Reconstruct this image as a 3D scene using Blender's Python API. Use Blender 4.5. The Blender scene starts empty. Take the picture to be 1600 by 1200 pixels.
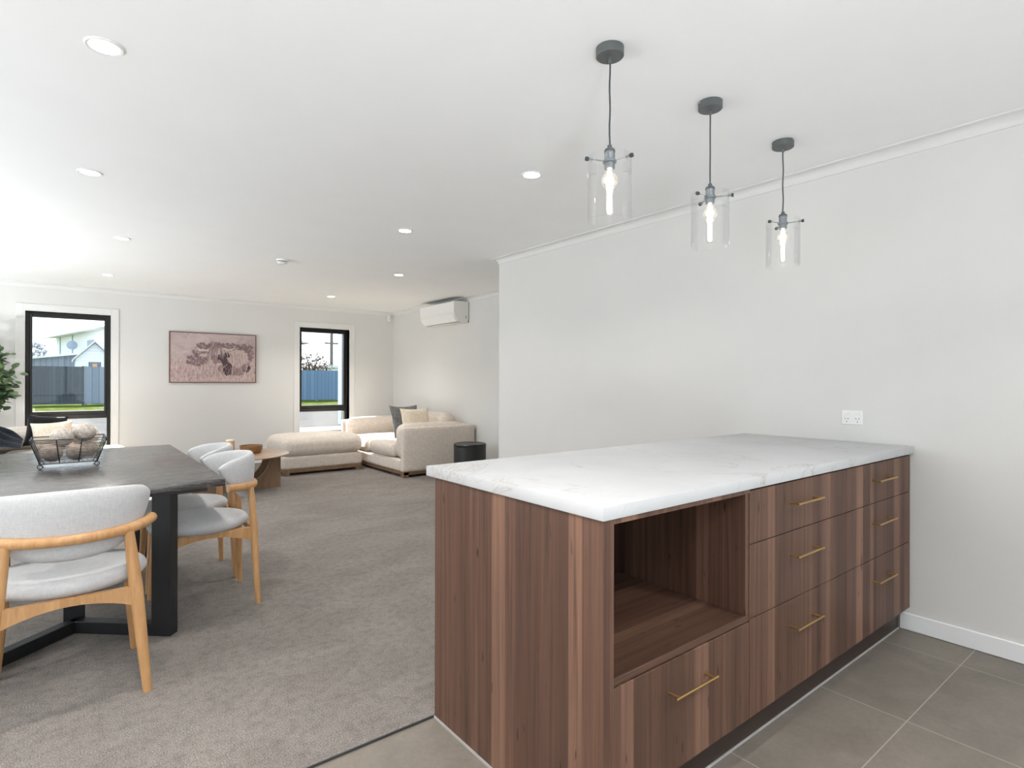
import bpy, bmesh, math, random
from mathutils import Vector, Matrix, noise
random.seed(7)
PI = math.pi
SC = bpy.context.scene
COL = SC.collection

# ------------------------------------------------------------------ materials
def mat_new(name):
    m = bpy.data.materials.new(name); m.use_nodes = True
    nt = m.node_tree
    return m, nt, nt.nodes['Principled BSDF']

def N(nt, t, **kw):
    n = nt.nodes.new(t)
    for k, v in kw.items():
        setattr(n, k, v)
    return n

def setin(n, **kw):
    for k, v in kw.items():
        n.inputs[k.replace('_', ' ')].default_value = v
    return n

def plain(name, col, rough=0.6, metal=0.0, spec=0.5):
    m, nt, b = mat_new(name)
    b.inputs['Base Color'].default_value = (*col, 1)
    b.inputs['Roughness'].default_value = rough
    b.inputs['Metallic'].default_value = metal
    b.inputs['Specular IOR Level'].default_value = spec
    return m

def mapping(nt, scale, coord='Object', loc=(0, 0, 0), rot=(0, 0, 0)):
    tc = N(nt, 'ShaderNodeTexCoord')
    mp = N(nt, 'ShaderNodeMapping')
    mp.inputs['Scale'].default_value = scale
    mp.inputs['Location'].default_value = loc
    mp.inputs['Rotation'].default_value = rot
    nt.links.new(tc.outputs[coord], mp.inputs['Vector'])
    return mp.outputs['Vector']

def noise_node(nt, vec, scale, detail=4, rough=0.55, dist=0.0):
    n = N(nt, 'ShaderNodeTexNoise')
    setin(n, Scale=scale, Detail=detail, Roughness=rough, Distortion=dist)
    nt.links.new(vec, n.inputs['Vector'])
    return n.outputs['Fac']

def ramp(nt, fac, stops, interp='LINEAR'):
    r = N(nt, 'ShaderNodeValToRGB')
    r.color_ramp.interpolation = interp
    els = r.color_ramp.elements
    while len(els) < len(stops):
        els.new(0.5)
    for e, (p, c) in zip(els, stops):
        e.position = p
        e.color = (*c, 1) if len(c) == 3 else c
    nt.links.new(fac, r.inputs['Fac'])
    return r.outputs['Color']

def mix(nt, a, b, fac, mode='MIX'):
    n = N(nt, 'ShaderNodeMix', data_type='RGBA', blend_type=mode)
    for sock, v in ((n.inputs[6], a), (n.inputs[7], b), (n.inputs[0], fac)):
        if isinstance(v, (int, float)):
            sock.default_value = v
        elif isinstance(v, tuple):
            sock.default_value = (*v, 1)
        else:
            nt.links.new(v, sock)
    return n.outputs[2]

def math_n(nt, op, a, b=0.0, c=None):
    n = N(nt, 'ShaderNodeMath', operation=op)
    for i, v in enumerate((a, b, c)):
        if v is None:
            continue
        if isinstance(v, (int, float)):
            n.inputs[i].default_value = v
        else:
            nt.links.new(v, n.inputs[i])
    return n.outputs[0]

def bump(nt, b, h, strength=0.2, dist=0.01):
    n = N(nt, 'ShaderNodeBump')
    n.inputs['Strength'].default_value = strength
    n.inputs['Distance'].default_value = dist
    nt.links.new(h, n.inputs['Height'])
    nt.links.new(n.outputs['Normal'], b.inputs['Normal'])

def paint(name, col, rough=0.75):
    m, nt, b = mat_new(name)
    v = mapping(nt, (1, 1, 1))
    f = noise_node(nt, v, 3.0, 2)
    c = ramp(nt, f, [(0.3, tuple(x * 0.985 for x in col)), (0.7, col)])
    nt.links.new(c, b.inputs['Base Color'])
    b.inputs['Roughness'].default_value = rough
    b.inputs['Specular IOR Level'].default_value = 0.3
    bump(nt, b, noise_node(nt, v, 260, 2), 0.04, 0.002)
    return m

def walnut(name, axis='Z', shift=(0, 0, 0), across=None, dim=1.0):
    """vertical (or lengthways) staves of brown timber laminate; axis = grain direction, across = stave direction"""
    m, nt, b = mat_new(name)
    tc = N(nt, 'ShaderNodeTexCoord')
    sep = N(nt, 'ShaderNodeSeparateXYZ')
    mp = N(nt, 'ShaderNodeMapping'); mp.inputs['Location'].default_value = shift
    nt.links.new(tc.outputs['Object'], mp.inputs['Vector'])
    nt.links.new(mp.outputs['Vector'], sep.inputs['Vector'])
    X, Y, Z = sep.outputs
    if axis == 'Z':
        a = math_n(nt, 'ADD', X, Y) if across is None else {'X': X, 'Y': Y}[across]
        g = Z
    elif axis == 'X':
        a, g = math_n(nt, 'ADD', Y, math_n(nt, 'MULTIPLY', Z, 0.7)), X
    # staves of two interleaved widths
    wob = N(nt, 'ShaderNodeTexNoise', noise_dimensions='1D'); setin(wob, Scale=4.0, Detail=0.0)
    nt.links.new(a, wob.inputs['W'])
    a2 = math_n(nt, 'ADD', a, math_n(nt, 'MULTIPLY', wob.outputs['Fac'], 0.11))
    idx = math_n(nt, 'FLOOR', math_n(nt, 'DIVIDE', a2, 0.058))
    wn = N(nt, 'ShaderNodeTexWhiteNoise', noise_dimensions='1D')
    nt.links.new(idx, wn.inputs['W'])
    stave = wn.outputs['Value']
    comb = N(nt, 'ShaderNodeCombineXYZ')
    nt.links.new(math_n(nt, 'MULTIPLY', a, 60.0), comb.inputs[0])
    nt.links.new(math_n(nt, 'MULTIPLY', g, 1.3), comb.inputs[1])
    nt.links.new(math_n(nt, 'MULTIPLY', idx, 3.7), comb.inputs[2])
    streak = noise_node(nt, comb.outputs[0], 1.0, 5, 0.6, 0.4)
    comb2 = N(nt, 'ShaderNodeCombineXYZ')
    nt.links.new(math_n(nt, 'MULTIPLY', a, 330.0), comb2.inputs[0])
    nt.links.new(math_n(nt, 'MULTIPLY', g, 6.0), comb2.inputs[1])
    fine = noise_node(nt, comb2.outputs[0], 1.0, 3, 0.6)
    comb3 = N(nt, 'ShaderNodeCombineXYZ')
    nt.links.new(math_n(nt, 'MULTIPLY', a, 48.0), comb3.inputs[0])
    nt.links.new(math_n(nt, 'MULTIPLY', g, 8.0), comb3.inputs[1])
    nt.links.new(math_n(nt, 'MULTIPLY', idx, 1.9), comb3.inputs[2])
    knot = noise_node(nt, comb3.outputs[0], 1.0, 2, 0.5)
    c0 = ramp(nt, stave, [(0.0, (0.088 * dim, 0.050 * dim, 0.036 * dim)), (0.35, (0.128 * dim, 0.074 * dim, 0.053 * dim)),
                          (0.7, (0.170 * dim, 0.100 * dim, 0.072 * dim)), (1.0, (0.255 * dim, 0.155 * dim, 0.110 * dim))])
    c1 = mix(nt, c0, ramp(nt, streak, [(0.25, (0.5, 0.48, 0.48)), (0.5, (1, 1, 1)), (0.75, (1.35, 1.3, 1.22))]), 0.95, 'MULTIPLY')
    c2 = mix(nt, c1, ramp(nt, fine, [(0.3, (0.8, 0.8, 0.8)), (0.6, (1, 1, 1))]), 0.55, 'MULTIPLY')
    kf = ramp(nt, knot, [(0.69, (0, 0, 0)), (0.75, (1, 1, 1))])
    c3 = mix(nt, c2, (0.03, 0.018, 0.013), math_n(nt, 'MULTIPLY', kf, 0.85))
    c3 = mix(nt, c3, (0.86, 0.775, 0.735), 1.0, 'MULTIPLY')
    nt.links.new(c3, b.inputs['Base Color'])
    b.inputs['Roughness'].default_value = 0.5
    b.inputs['Specular IOR Level'].default_value = 0.35
    bump(nt, b, fine, 0.06, 0.002)
    return m

def grainwood(name, c_dark, c_light, scale=(14, 14, 1.2), rough=0.45, bstr=0.05, coord='Object', detail=5):
    m, nt, b = mat_new(name)
    v = mapping(nt, scale, coord)
    f = noise_node(nt, v, 2.2, detail, 0.6, 0.8)
    f2 = noise_node(nt, mapping(nt, tuple(s * 7 for s in scale), coord), 2.0, 3)
    c = ramp(nt, f, [(0.28, c_dark), (0.72, c_light)])
    c = mix(nt, c, ramp(nt, f2, [(0.3, (0.82, 0.82, 0.82)), (0.6, (1, 1, 1))]), 0.5, 'MULTIPLY')
    nt.links.new(c, b.inputs['Base Color'])
    b.inputs['Roughness'].default_value = rough
    bump(nt, b, f2, bstr, 0.002)
    return m

def fabric(name, c1, c2, scale=90, rough=0.92, bstr=0.12):
    m, nt, b = mat_new(name)
    v = mapping(nt, (1, 1, 1))
    w1 = N(nt, 'ShaderNodeTexNoise'); setin(w1, Scale=scale, Detail=3.0)
    nt.links.new(mapping(nt, (1, 1, 0.25)), w1.inputs['Vector'])
    w2 = N(nt, 'ShaderNodeTexNoise'); setin(w2, Scale=scale, Detail=3.0)
    nt.links.new(mapping(nt, (0.25, 0.25, 1.4)), w2.inputs['Vector'])
    f = math_n(nt, 'MULTIPLY', math_n(nt, 'ADD', w1.outputs['Fac'], w2.outputs['Fac']), 0.5)
    c = ramp(nt, f, [(0.38, c1), (0.62, c2)])
    nt.links.new(c, b.inputs['Base Color'])
    b.inputs['Roughness'].default_value = rough
    b.inputs['Specular IOR Level'].default_value = 0.15
    b.inputs['Sheen Weight'].default_value = 0.15
    bump(nt, b, f, bstr, 0.004)
    return m

def emit(name, col, s):
    m = bpy.data.materials.new(name); m.use_nodes = True
    nt = m.node_tree; nt.nodes.clear()
    e = N(nt, 'ShaderNodeEmission'); e.inputs[0].default_value = (*col, 1); e.inputs[1].default_value = s
    o = N(nt, 'ShaderNodeOutputMaterial'); nt.links.new(e.outputs[0], o.inputs[0])
    return m

def thin_glass(name, tint=(1, 1, 1), refl=1.0, rough=0.02, haze=0.0, ior=1.45):
    m = bpy.data.materials.new(name); m.use_nodes = True
    nt = m.node_tree; nt.nodes.clear()
    t = N(nt, 'ShaderNodeBsdfTransparent'); t.inputs[0].default_value = (*tint, 1)
    g = N(nt, 'ShaderNodeBsdfGlossy'); g.inputs['Roughness'].default_value = rough
    fr = N(nt, 'ShaderNodeFresnel'); fr.inputs[0].default_value = ior
    mx = N(nt, 'ShaderNodeMixShader')
    nt.links.new(math_n(nt, 'MULTIPLY', fr.outputs[0], refl), mx.inputs[0])
    nt.links.new(t.outputs[0], mx.inputs[1]); nt.links.new(g.outputs[0], mx.inputs[2])
    out = mx.outputs[0]
    if haze > 0:
        d = N(nt, 'ShaderNodeBsdfDiffuse'); d.inputs[0].default_value = (0.9, 0.92, 0.95, 1)
        m2 = N(nt, 'ShaderNodeMixShader'); m2.inputs[0].default_value = haze
        nt.links.new(out, m2.inputs[1]); nt.links.new(d.outputs[0], m2.inputs[2]); out = m2.outputs[0]
    o = N(nt, 'ShaderNodeOutputMaterial'); nt.links.new(out, o.inputs[0])
    return m

def carpet_mat():
    m, nt, b = mat_new('carpet_pile')
    v = mapping(nt, (1, 1, 1))
    big = noise_node(nt, mapping(nt, (1.0, 1.6, 1)), 1.7, 4, 0.65, 0.6)
    mid = noise_node(nt, v, 26, 3, 0.65)
    fine = noise_node(nt, v, 210, 2, 0.7)
    c = ramp(nt, fine, [(0.32, (0.140, 0.125, 0.113)), (0.68, (0.395, 0.362, 0.337))])
    c = mix(nt, c, ramp(nt, mid, [(0.30, (0.70, 0.70, 0.70)), (0.55, (1, 1, 1))]), 0.75, 'MULTIPLY')
    c = mix(nt, c, ramp(nt, big, [(0.36, (0.83, 0.82, 0.81)), (0.6, (1, 1, 1))]), 0.9, 'MULTIPLY')
    nt.links.new(c, b.inputs['Base Color'])
    b.inputs['Roughness'].default_value = 1.0
    b.inputs['Specular IOR Level'].default_value = 0.05
    h = math_n(nt, 'ADD', math_n(nt, 'MULTIPLY', mid, 0.6), math_n(nt, 'MULTIPLY', fine, 0.6))
    bump(nt, b, h, 0.8, 0.012)
    return m

def tile_mat(x0, y0, p):
    m, nt, b = mat_new('floor_tile')
    tc = N(nt, 'ShaderNodeTexCoord')
    sep = N(nt, 'ShaderNodeSeparateXYZ'); nt.links.new(tc.outputs['Object'], sep.inputs[0])
    fx = math_n(nt, 'DIVIDE', math_n(nt, 'SUBTRACT', sep.outputs[0], x0), p)
    fy = math_n(nt, 'DIVIDE', math_n(nt, 'SUBTRACT', sep.outputs[1], y0), p)
    def edge(f):
        r = math_n(nt, 'FRACT', math_n(nt, 'ADD', f, 0.5))
        return math_n(nt, 'ABSOLUTE', math_n(nt, 'SUBTRACT', r, 0.5))
    d = math_n(nt, 'MINIMUM', edge(fx), edge(fy))
    g = math_n(nt, 'LESS_THAN', d, 0.0018 / p)
    comb = N(nt, 'ShaderNodeCombineXYZ')
    nt.links.new(math_n(nt, 'FLOOR', fx), comb.inputs[0]); nt.links.new(math_n(nt, 'FLOOR', fy), comb.inputs[1])
    wn = N(nt, 'ShaderNodeTexWhiteNoise', noise_dimensions='3D'); nt.links.new(comb.outputs[0], wn.inputs['Vector'])
    v = mapping(nt, (1, 1, 1))
    n1 = noise_node(nt, v, 5, 6, 0.6, 0.5)
    n2 = noise_node(nt, v, 60, 4, 0.7)
    c = ramp(nt, n1, [(0.3, (0.168, 0.147, 0.125)), (0.7, (0.222, 0.197, 0.169))])
    c = mix(nt, c, ramp(nt, n2, [(0.3, (0.86, 0.86, 0.86)), (0.6, (1, 1, 1))]), 0.8, 'MULTIPLY')
    c = mix(nt, c, ramp(nt, wn.outputs['Value'], [(0, (0.92, 0.92, 0.93)), (1, (1.04, 1.03, 1.01))]), 1.0, 'MULTIPLY')
    c = mix(nt, c, (0.36, 0.325, 0.285), g)
    nt.links.new(c, b.inputs['Base Color'])
    b.inputs['Roughness'].default_value = 0.55
    bump(nt, b, math_n(nt, 'SUBTRACT', math_n(nt, 'MULTIPLY', n2, 0.1), g), 0.15, 0.004)
    return m

def marble_mat():
    m, nt, b = mat_new('white_veined_stone')
    v = mapping(nt, (1, 1, 1), rot=(0.3, 0.2, 0.5))
    w = N(nt, 'ShaderNodeTexNoise'); setin(w, Scale=1.6, Detail=5.0, Roughness=0.6, Distortion=1.6)
    nt.links.new(v, w.inputs['Vector'])
    d = math_n(nt, 'ABSOLUTE', math_n(nt, 'SUBTRACT', w.outputs['Fac'], 0.5))
    vein = ramp(nt, d, [(0.0, (1, 1, 1)), (0.006, (0.35, 0.35, 0.35)), (0.02, (0, 0, 0))])
    w2 = N(nt, 'ShaderNodeTexNoise'); setin(w2, Scale=4.0, Detail=4.0, Roughness=0.6, Distortion=2.2)
    nt.links.new(v, w2.inputs['Vector'])
    d2 = math_n(nt, 'ABSOLUTE', math_n(nt, 'SUBTRACT', w2.outputs['Fac'], 0.5))
    vein2 = ramp(nt, d2, [(0.0, (0.55, 0.55, 0.55)), (0.012, (0, 0, 0))])
    mask = ramp(nt, noise_node(nt, v, 2.2, 2), [(0.45, (0, 0, 0)), (0.62, (1, 1, 1))])
    cloud = ramp(nt, noise_node(nt, v, 2.5, 5, 0.6, 0.6), [(0.3, (0.485, 0.49, 0.50)), (0.65, (0.54, 0.545, 0.552))])
    c = mix(nt, cloud, (0.36, 0.33, 0.30), math_n(nt, 'MULTIPLY', vein, math_n(nt, 'MULTIPLY', mask, 0.75)))
    c = mix(nt, c, (0.52, 0.52, 0.54), math_n(nt, 'MULTIPLY', vein2, math_n(nt, 'MULTIPLY', mask, 0.4)))
    nt.links.new(c, b.inputs['Base Color'])
    b.inputs['Roughness'].default_value = 0.5
    b.inputs['Specular IOR Level'].default_value = 0.3
    return m

def blackoak_mat():
    m, nt, b = mat_new('black_stained_oak')
    v = mapping(nt, (3, 26, 26))
    f = noise_node(nt, v, 2.0, 5, 0.65, 0.5)
    f2 = noise_node(nt, mapping(nt, (7, 90, 90)), 2.0, 4, 0.7)
    c = ramp(nt, f2, [(0.3, (0.012, 0.012, 0.013)), (0.55, (0.045, 0.041, 0.039)), (0.7, (0.20, 0.18, 0.165))])
    nt.links.new(c, b.inputs['Base Color'])
    r = ramp(nt, f, [(0.3, (0.18, 0.18, 0.18)), (0.7, (0.34, 0.34, 0.34))])
    nt.links.new(r, b.inputs['Roughness'])
    b.inputs['IOR'].default_value = 2.3
    bump(nt, b, f2, 0.10, 0.0015)
    return m

M = {}
M['blackleg'] = grainwood('black_leg_timber', (0.006, 0.0065, 0.0075), (0.014, 0.015, 0.017), (16, 16, 1.5), 0.5)
M['wall'] = paint('warm_white_wall_paint', (0.685, 0.677, 0.66))
M['ceiling'] = paint('white_ceiling_paint', (0.915, 0.915, 0.915), 0.85)
M['trim'] = paint('white_gloss_trim', (0.83, 0.84, 0.85), 0.45)
M['cornice'] = paint('white_cornice_paint', (0.73, 0.724, 0.71))
M['carpet'] = carpet_mat()
M['tile'] = tile_mat(3.043, 0.722, 0.658)
M['walnut'] = walnut('walnut_staves_upright')
M['walnut_flat'] = walnut('walnut_staves_lengthways', axis='X')
M['walnut_edge'] = walnut('walnut_edging', shift=(0.31, 0.02, 0), dim=1.12)
M['seal'] = plain('grey_sealant', (0.40, 0.39, 0.38), 0.6)
M['kick'] = grainwood('dark_brown_plinth', (0.022, 0.013, 0.010), (0.040, 0.024, 0.018), (2, 14, 30), 0.4)
M['stone'] = marble_mat()
M['brass'] = plain('brushed_brass', (0.58, 0.38, 0.14), 0.3, 1.0)
M['steel'] = plain('satin_nickel', (0.62, 0.63, 0.66), 0.35, 1.0)
M['oak'] = grainwood('honey_oak', (0.44, 0.225, 0.090), (0.62, 0.36, 0.165), (16, 16, 1.4), 0.42)
M['browneroak'] = grainwood('brown_oak', (0.17, 0.098, 0.055), (0.27, 0.165, 0.095), (12, 12, 1.4), 0.5)
M['bowlwood'] = grainwood('acacia_bowl', (0.16, 0.075, 0.028), (0.34, 0.18, 0.075), (3, 3, 22), 0.4)
M['chairfab'] = fabric('pale_grey_boucle', (0.485, 0.488, 0.497), (0.555, 0.558, 0.567), 190)
M['sofafab'] = fabric('oatmeal_linen', (0.56, 0.495, 0.435), (0.69, 0.62, 0.55), 60, bstr=0.15)
M['cream'] = fabric('cream_linen', (0.66, 0.56, 0.44), (0.80, 0.71, 0.59), 80)
M['greyfab'] = fabric('slate_grey_cotton', (0.105, 0.108, 0.108), (0.20, 0.20, 0.20), 60)
M['blackfab'] = fabric('black_velvet', (0.004, 0.004, 0.004), (0.010, 0.009, 0.009), 60)
M['navyfab'] = fabric('navy_throw', (0.010, 0.013, 0.022), (0.035, 0.042, 0.062), 60)
M['blackoak'] = blackoak_mat()
M['blackmetal'] = plain('black_steel', (0.012, 0.012, 0.013), 0.4, 0.3)
M['greymetal'] = plain('gunmetal_canopy', (0.13, 0.14, 0.14), 0.45, 0.4)
M['holder'] = plain('grey_lamp_holder', (0.27, 0.29, 0.31), 0.4, 0.6)
M['cord'] = plain('dark_grey_cord', (0.06, 0.065, 0.07), 0.7)
M['leather'] = plain('black_leather', (0.014, 0.015, 0.016), 0.42)
M['alu'] = plain('black_window_frame', (0.016, 0.015, 0.013), 0.4, 0.2)
M['pane'] = thin_glass('window_glass', (0.97, 0.985, 0.98), 0.55)
M['panehaze'] = thin_glass('hazy_low_glass', (0.97, 0.98, 0.98), 0.6, 0.02, 0.04)  # low pane glass with a little white diffuse mixed in
M['shade'] = thin_glass('clear_lamp_glass', (0.998, 0.998, 0.998), 0.32, 0.04)
M['bulbglass'] = thin_glass('bulb_glass', (1.0, 0.97, 0.92), 0.6, 0.05, 0.10)
M['glow'] = emit('warm_bulb_glow', (1.0, 0.86, 0.66), 14)
M['glare'] = emit('glass_glare_glow', (1.0, 0.95, 0.88), 3.0)  # emission standing in for glare on the lamp glass
M['lens'] = emit('downlight_lens', (1.0, 0.96, 0.90), 9)
M['plastic'] = plain('white_plastic', (0.80, 0.80, 0.79), 0.4)
M['acplastic'] = plain('warm_white_plastic', (0.77, 0.76, 0.72), 0.45)
M['slot'] = plain('dark_slot', (0.04, 0.04, 0.04), 0.7)
M['leaf'] = None
M['wax'] = plain('cream_wax', (0.86, 0.78, 0.62), 0.5)
M['amber'] = plain('amber_candle_jar', (0.62, 0.42, 0.22), 0.25)
M['wicker'] = None

def leafmat():
    m, nt, b = mat_new('round_green_leaves')
    oi = N(nt, 'ShaderNodeTexNoise'); setin(oi, Scale=7.0, Detail=1.0)
    nt.links.new(mapping(nt, (1, 1, 1)), oi.inputs['Vector'])
    c = ramp(nt, oi.outputs['Fac'], [(0.3, (0.050, 0.100, 0.045)), (0.55, (0.10, 0.175, 0.075)), (0.72, (0.23, 0.28, 0.11))])
    nt.links.new(c, b.inputs['Base Color']); b.inputs['Roughness'].default_value = 0.5
    return m
M['leaf'] = leafmat()
def ballmat():
    m, nt, b = mat_new('speckled_pale_stone')
    v = mapping(nt, (1, 1, 1))
    c = ramp(nt, noise_node(nt, v, 55, 4, 0.7), [(0.3, (0.26, 0.22, 0.19)), (0.6, (0.60, 0.545, 0.49))])
    nt.links.new(c, b.inputs['Base Color']); b.inputs['Roughness'].default_value = 0.9
    bump(nt, b, noise_node(nt, v, 70, 3), 0.3, 0.004)
    return m
M['ball'] = ballmat()
def ballmat2():
    m, nt, b = mat_new('pinkish_beige_stone')
    v = mapping(nt, (1, 1, 1))
    c = ramp(nt, noise_node(nt, v, 40, 4, 0.7), [(0.3, (0.33, 0.245, 0.20)), (0.6, (0.58, 0.46, 0.39))])
    nt.links.new(c, b.inputs['Base Color']); b.inputs['Roughness'].default_value = 0.9
    return m
M['ball2'] = ballmat2()

# ------------------------------------------------------------------ mesh helpers
def _merge(bm, verts, faces, mi=0):
    vs = [bm.verts.new(v) for v in verts]
    out = []
    for f in faces:
        try:
            nf = bm.faces.new([vs[i] for i in f]); nf.material_index = mi; out.append(nf)
        except ValueError:
            pass
    return vs, out

def box(bm, x0, x1, y0, y1, z0, z1, bev=0.0, seg=2, mi=0, mtx=None):
    v = [(x, y, z) for z in (z0, z1) for y in (y0, y1) for x in (x0, x1)]
    f = [(0, 2, 3, 1), (4, 5, 7, 6), (0, 1, 5, 4), (2, 6, 7, 3), (0, 4, 6, 2), (1, 3, 7, 5)]
    vs, fs = _merge(bm, v, f, mi)
    if bev > 0:
        es = list({e for q in fs for e in q.edges})
        r = bmesh.ops.bevel(bm, geom=es, offset=bev, segments=seg, profile=0.5, affect='EDGES')
        for q in r['faces']:
            q.material_index = mi
        vs = list({vv for q in r['faces'] for vv in q.verts} | {vv for vv in vs if vv.is_valid})
    if mtx is not None:
        for q in vs:
            if q.is_valid:
                q.co = mtx @ q.co
    return vs

def lathe(bm, prof, c=(0, 0, 0), seg=32, mi=0, sx=1.0, sy=1.0, mtx=None):
    """prof: list of (r, z); r = 0 closes the end"""
    rings = []
    for r, z in prof:
        if r <= 1e-6:
            rings.append([bm.verts.new((c[0], c[1], c[2] + z))])
        else:
            rings.append([bm.verts.new((c[0] + sx * r * math.cos(2 * PI * i / seg), c[1] + sy * r * math.sin(2 * PI * i / seg), c[2] + z)) for i in range(seg)])
    for a, b in zip(rings[:-1], rings[1:]):
        for i in range(seg):
            j = (i + 1) % seg
            if len(a) == 1 and len(b) == 1:
                continue
            if len(a) == 1:
                f = [a[0], b[j], b[i]]
            elif len(b) == 1:
                f = [a[i], a[j], b[0]]
            else:
                f = [a[i], a[j], b[j], b[i]]
            q = bm.faces.new(f); q.material_index = mi
    if mtx is not None:
        for r in rings:
            for v in r:
                v.co = mtx @ v.co
    return rings

def tube(bm, pts, rad, seg=10, mi=0, cap=True, ell=1.0, up=None):
    """round bar through pts; rad a number or one per point; ell stretches it along 'up'"""
    pts = [Vector(p) for p in pts]
    n = len(pts)
    rad = [rad] * n if isinstance(rad, (int, float)) else list(rad)
    rings = []
    ref = None
    for i, p in enumerate(pts):
        t = (pts[min(i + 1, n - 1)] - pts[max(i - 1, 0)]).normalized()
        if up is not None:
            u = Vector(up); u = (u - t * u.dot(t)).normalized()
        else:
            if ref is None:
                ref = Vector((0, 0, 1)) if abs(t.z) < 0.9 else Vector((1, 0, 0))
            u = (ref - t * ref.dot(t)).normalized(); ref = u
        w = t.cross(u)
        rings.append([bm.verts.new(p + (u * math.cos(a) * ell + w * math.sin(a)) * rad[i]) for a in [2 * PI * k / seg for k in range(seg)]])
    for a, b in zip(rings[:-1], rings[1:]):
        for k in range(seg):
            j = (k + 1) % seg
            f = bm.faces.new([a[k], a[j], b[j], b[k]]); f.material_index = mi
    if cap:
        f = bm.faces.new(rings[0][::-1]); f.material_index = mi
        f = bm.faces.new(rings[-1]); f.material_index = mi
    return rings

def prism(bm, poly, axis, d0, d1, mi=0, bev=0.0):
    """poly in the plane across axis: axis 'Y' -> (x,z), 'X' -> (y,z), 'Z' -> (x,y)"""
    def P(a, b, d):
        return {'Y': (a, d, b), 'X': (d, a, b), 'Z': (a, b, d)}[axis]
    n = len(poly)
    v = [P(a, b, d0) for a, b in poly] + [P(a, b, d1) for a, b in poly]
    f = [tuple(range(n)), tuple(range(2 * n - 1, n - 1, -1))] + [(i, n + i, n + (i + 1) % n, (i + 1) % n) for i in range(n)]
    vs, fs = _merge(bm, v, f, mi)
    bmesh.ops.recalc_face_normals(bm, faces=fs)
    if bev > 0:
        es = list({e for q in fs[:2] for e in q.edges})
        bmesh.ops.bevel(bm, geom=es, offset=bev, segments=2, profile=0.5, affect='EDGES')
    return vs

def cushion(bm, x0, x1, y0, y1, z0, z1, r, puff=0.0, n=14, sag=0.0, mi=0, seed=0, wob=0.0, puffx=0.0, mtx=None):
    c = Vector(((x0 + x1) / 2, (y0 + y1) / 2, (z0 + z1) / 2))
    h = Vector(((x1 - x0) / 2, (y1 - y0) / 2, (z1 - z0) / 2))
    r = min(r, h.x, h.y, h.z)
    grid = {}
    def V(i, j, k):
        key = (i, j, k)
        if key in grid:
            return grid[key]
        p = [math.sin((2 * t / n - 1) * PI / 2) for t in key]
        q = Vector((p[0] * h.x, p[1] * h.y, p[2] * h.z))
        inn = Vector([max(-(h[a] - r), min(h[a] - r, q[a])) for a in range(3)])
        d = q - inn
        if d.length > 1e-9:
            q = inn + d.normalized() * r
        u, v = p[0], p[1]
        q.z += puff * (1 - u * u) * (1 - v * v) * (1 if p[2] > 0 else 0.25 * p[2]) if p[2] != 0 else 0
        q.x += puffx * p[0] * (1 - p[1] ** 2) * (1 - p[2] ** 2)
        if wob:
            q += Vector(noise.noise_vector(q * 3.0 + Vector((seed, seed * 2.3, 0)))) * wob
        w = c + q
        if mtx is not None:
            w = mtx @ w
        grid[key] = bm.verts.new(w)
        return grid[key]
    for a in range(3):
        b, d = (a + 1) % 3, (a + 2) % 3
        for s in (0, n):
            for i in range(n):
                for j in range(n):
                    ks = []
                    for (di, dj) in ((0, 0), (1, 0), (1, 1), (0, 1)):
                        k = [0, 0, 0]; k[a] = s; k[b] = i + di; k[d] = j + dj
                        ks.append(V(*k))
                    if s == 0:
                        ks.reverse()
                    try:
                        f = bm.faces.new(ks); f.material_index = mi
                    except ValueError:
                        pass

def pillow(bm, w, h, t, mtx, n=16, seed=0, mi=0):
    """knife-edge scatter pillow standing in its local XZ plane"""
    top, bot = {}, {}
    for i in range(n + 1):
        for j in range(n + 1):
            u, v = 2 * i / n - 1, 2 * j / n - 1
            x = u * w / 2 * (1 - 0.09 * (1 - v * v) * abs(u))
            z = v * h / 2 * (1 - 0.09 * (1 - u * u) * abs(v))
            th = t / 2 * ((1 - u ** 4) * (1 - v ** 4)) ** 0.6
            dn = noise.noise(Vector((u * 1.7 + seed, v * 1.7, seed))) * 0.012
            edge = i in (0, n) or j in (0, n)
            p = bm.verts.new(mtx @ Vector((x, th + dn * (0 if edge else 1), z)))
            top[i, j] = p
            bot[i, j] = p if edge else bm.verts.new(mtx @ Vector((x, -th + dn, z)))
    for i in range(n):
        for j in range(n):
            for d, rev in ((top, False), (bot, True)):
                q = [d[i, j], d[i, j + 1], d[i + 1, j + 1], d[i + 1, j]]
                if rev:
                    q.reverse()
                try:
                    f = bm.faces.new(q); f.material_index = mi
                except ValueError:
                    pass

def BM():
    return bmesh.new()

def obj(name, bm, mats, parent=None, smooth=35, recalc=False):
    if recalc:
        bmesh.ops.recalc_face_normals(bm, faces=bm.faces)
    me = bpy.data.meshes.new(name)
    bm.to_mesh(me); bm.free()
    for m in (mats if isinstance(mats, (list, tuple)) else [mats]):
        me.materials.append(m)
    if smooth is not None:
        me.polygons.foreach_set('use_smooth', [True] * len(me.polygons))
        me.set_sharp_from_angle(angle=math.radians(smooth))
    o = bpy.data.objects.new(name, me); COL.objects.link(o)
    if parent is not None:
        o.parent = parent
    return o

def thing(name, label, cat, loc=(0, 0, 0), rot=0.0, group=None):
    o = bpy.data.objects.new(name, None); COL.objects.link(o)
    o.empty_display_size = 0.1
    o.location = loc; o.rotation_euler = (0, 0, rot)
    o['label'] = label; o['category'] = cat
    if group:
        o['group'] = group
    return o

def tag(o, label, cat, group=None):
    o['label'] = label; o['category'] = cat
    if group:
        o['group'] = group
    return o

def struct(name, bm, m, parent=None, smooth=30):
    o = obj(name, bm, m, parent, smooth, recalc=True)
    if parent is None:
        o['kind'] = 'structure'
    return o

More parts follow.
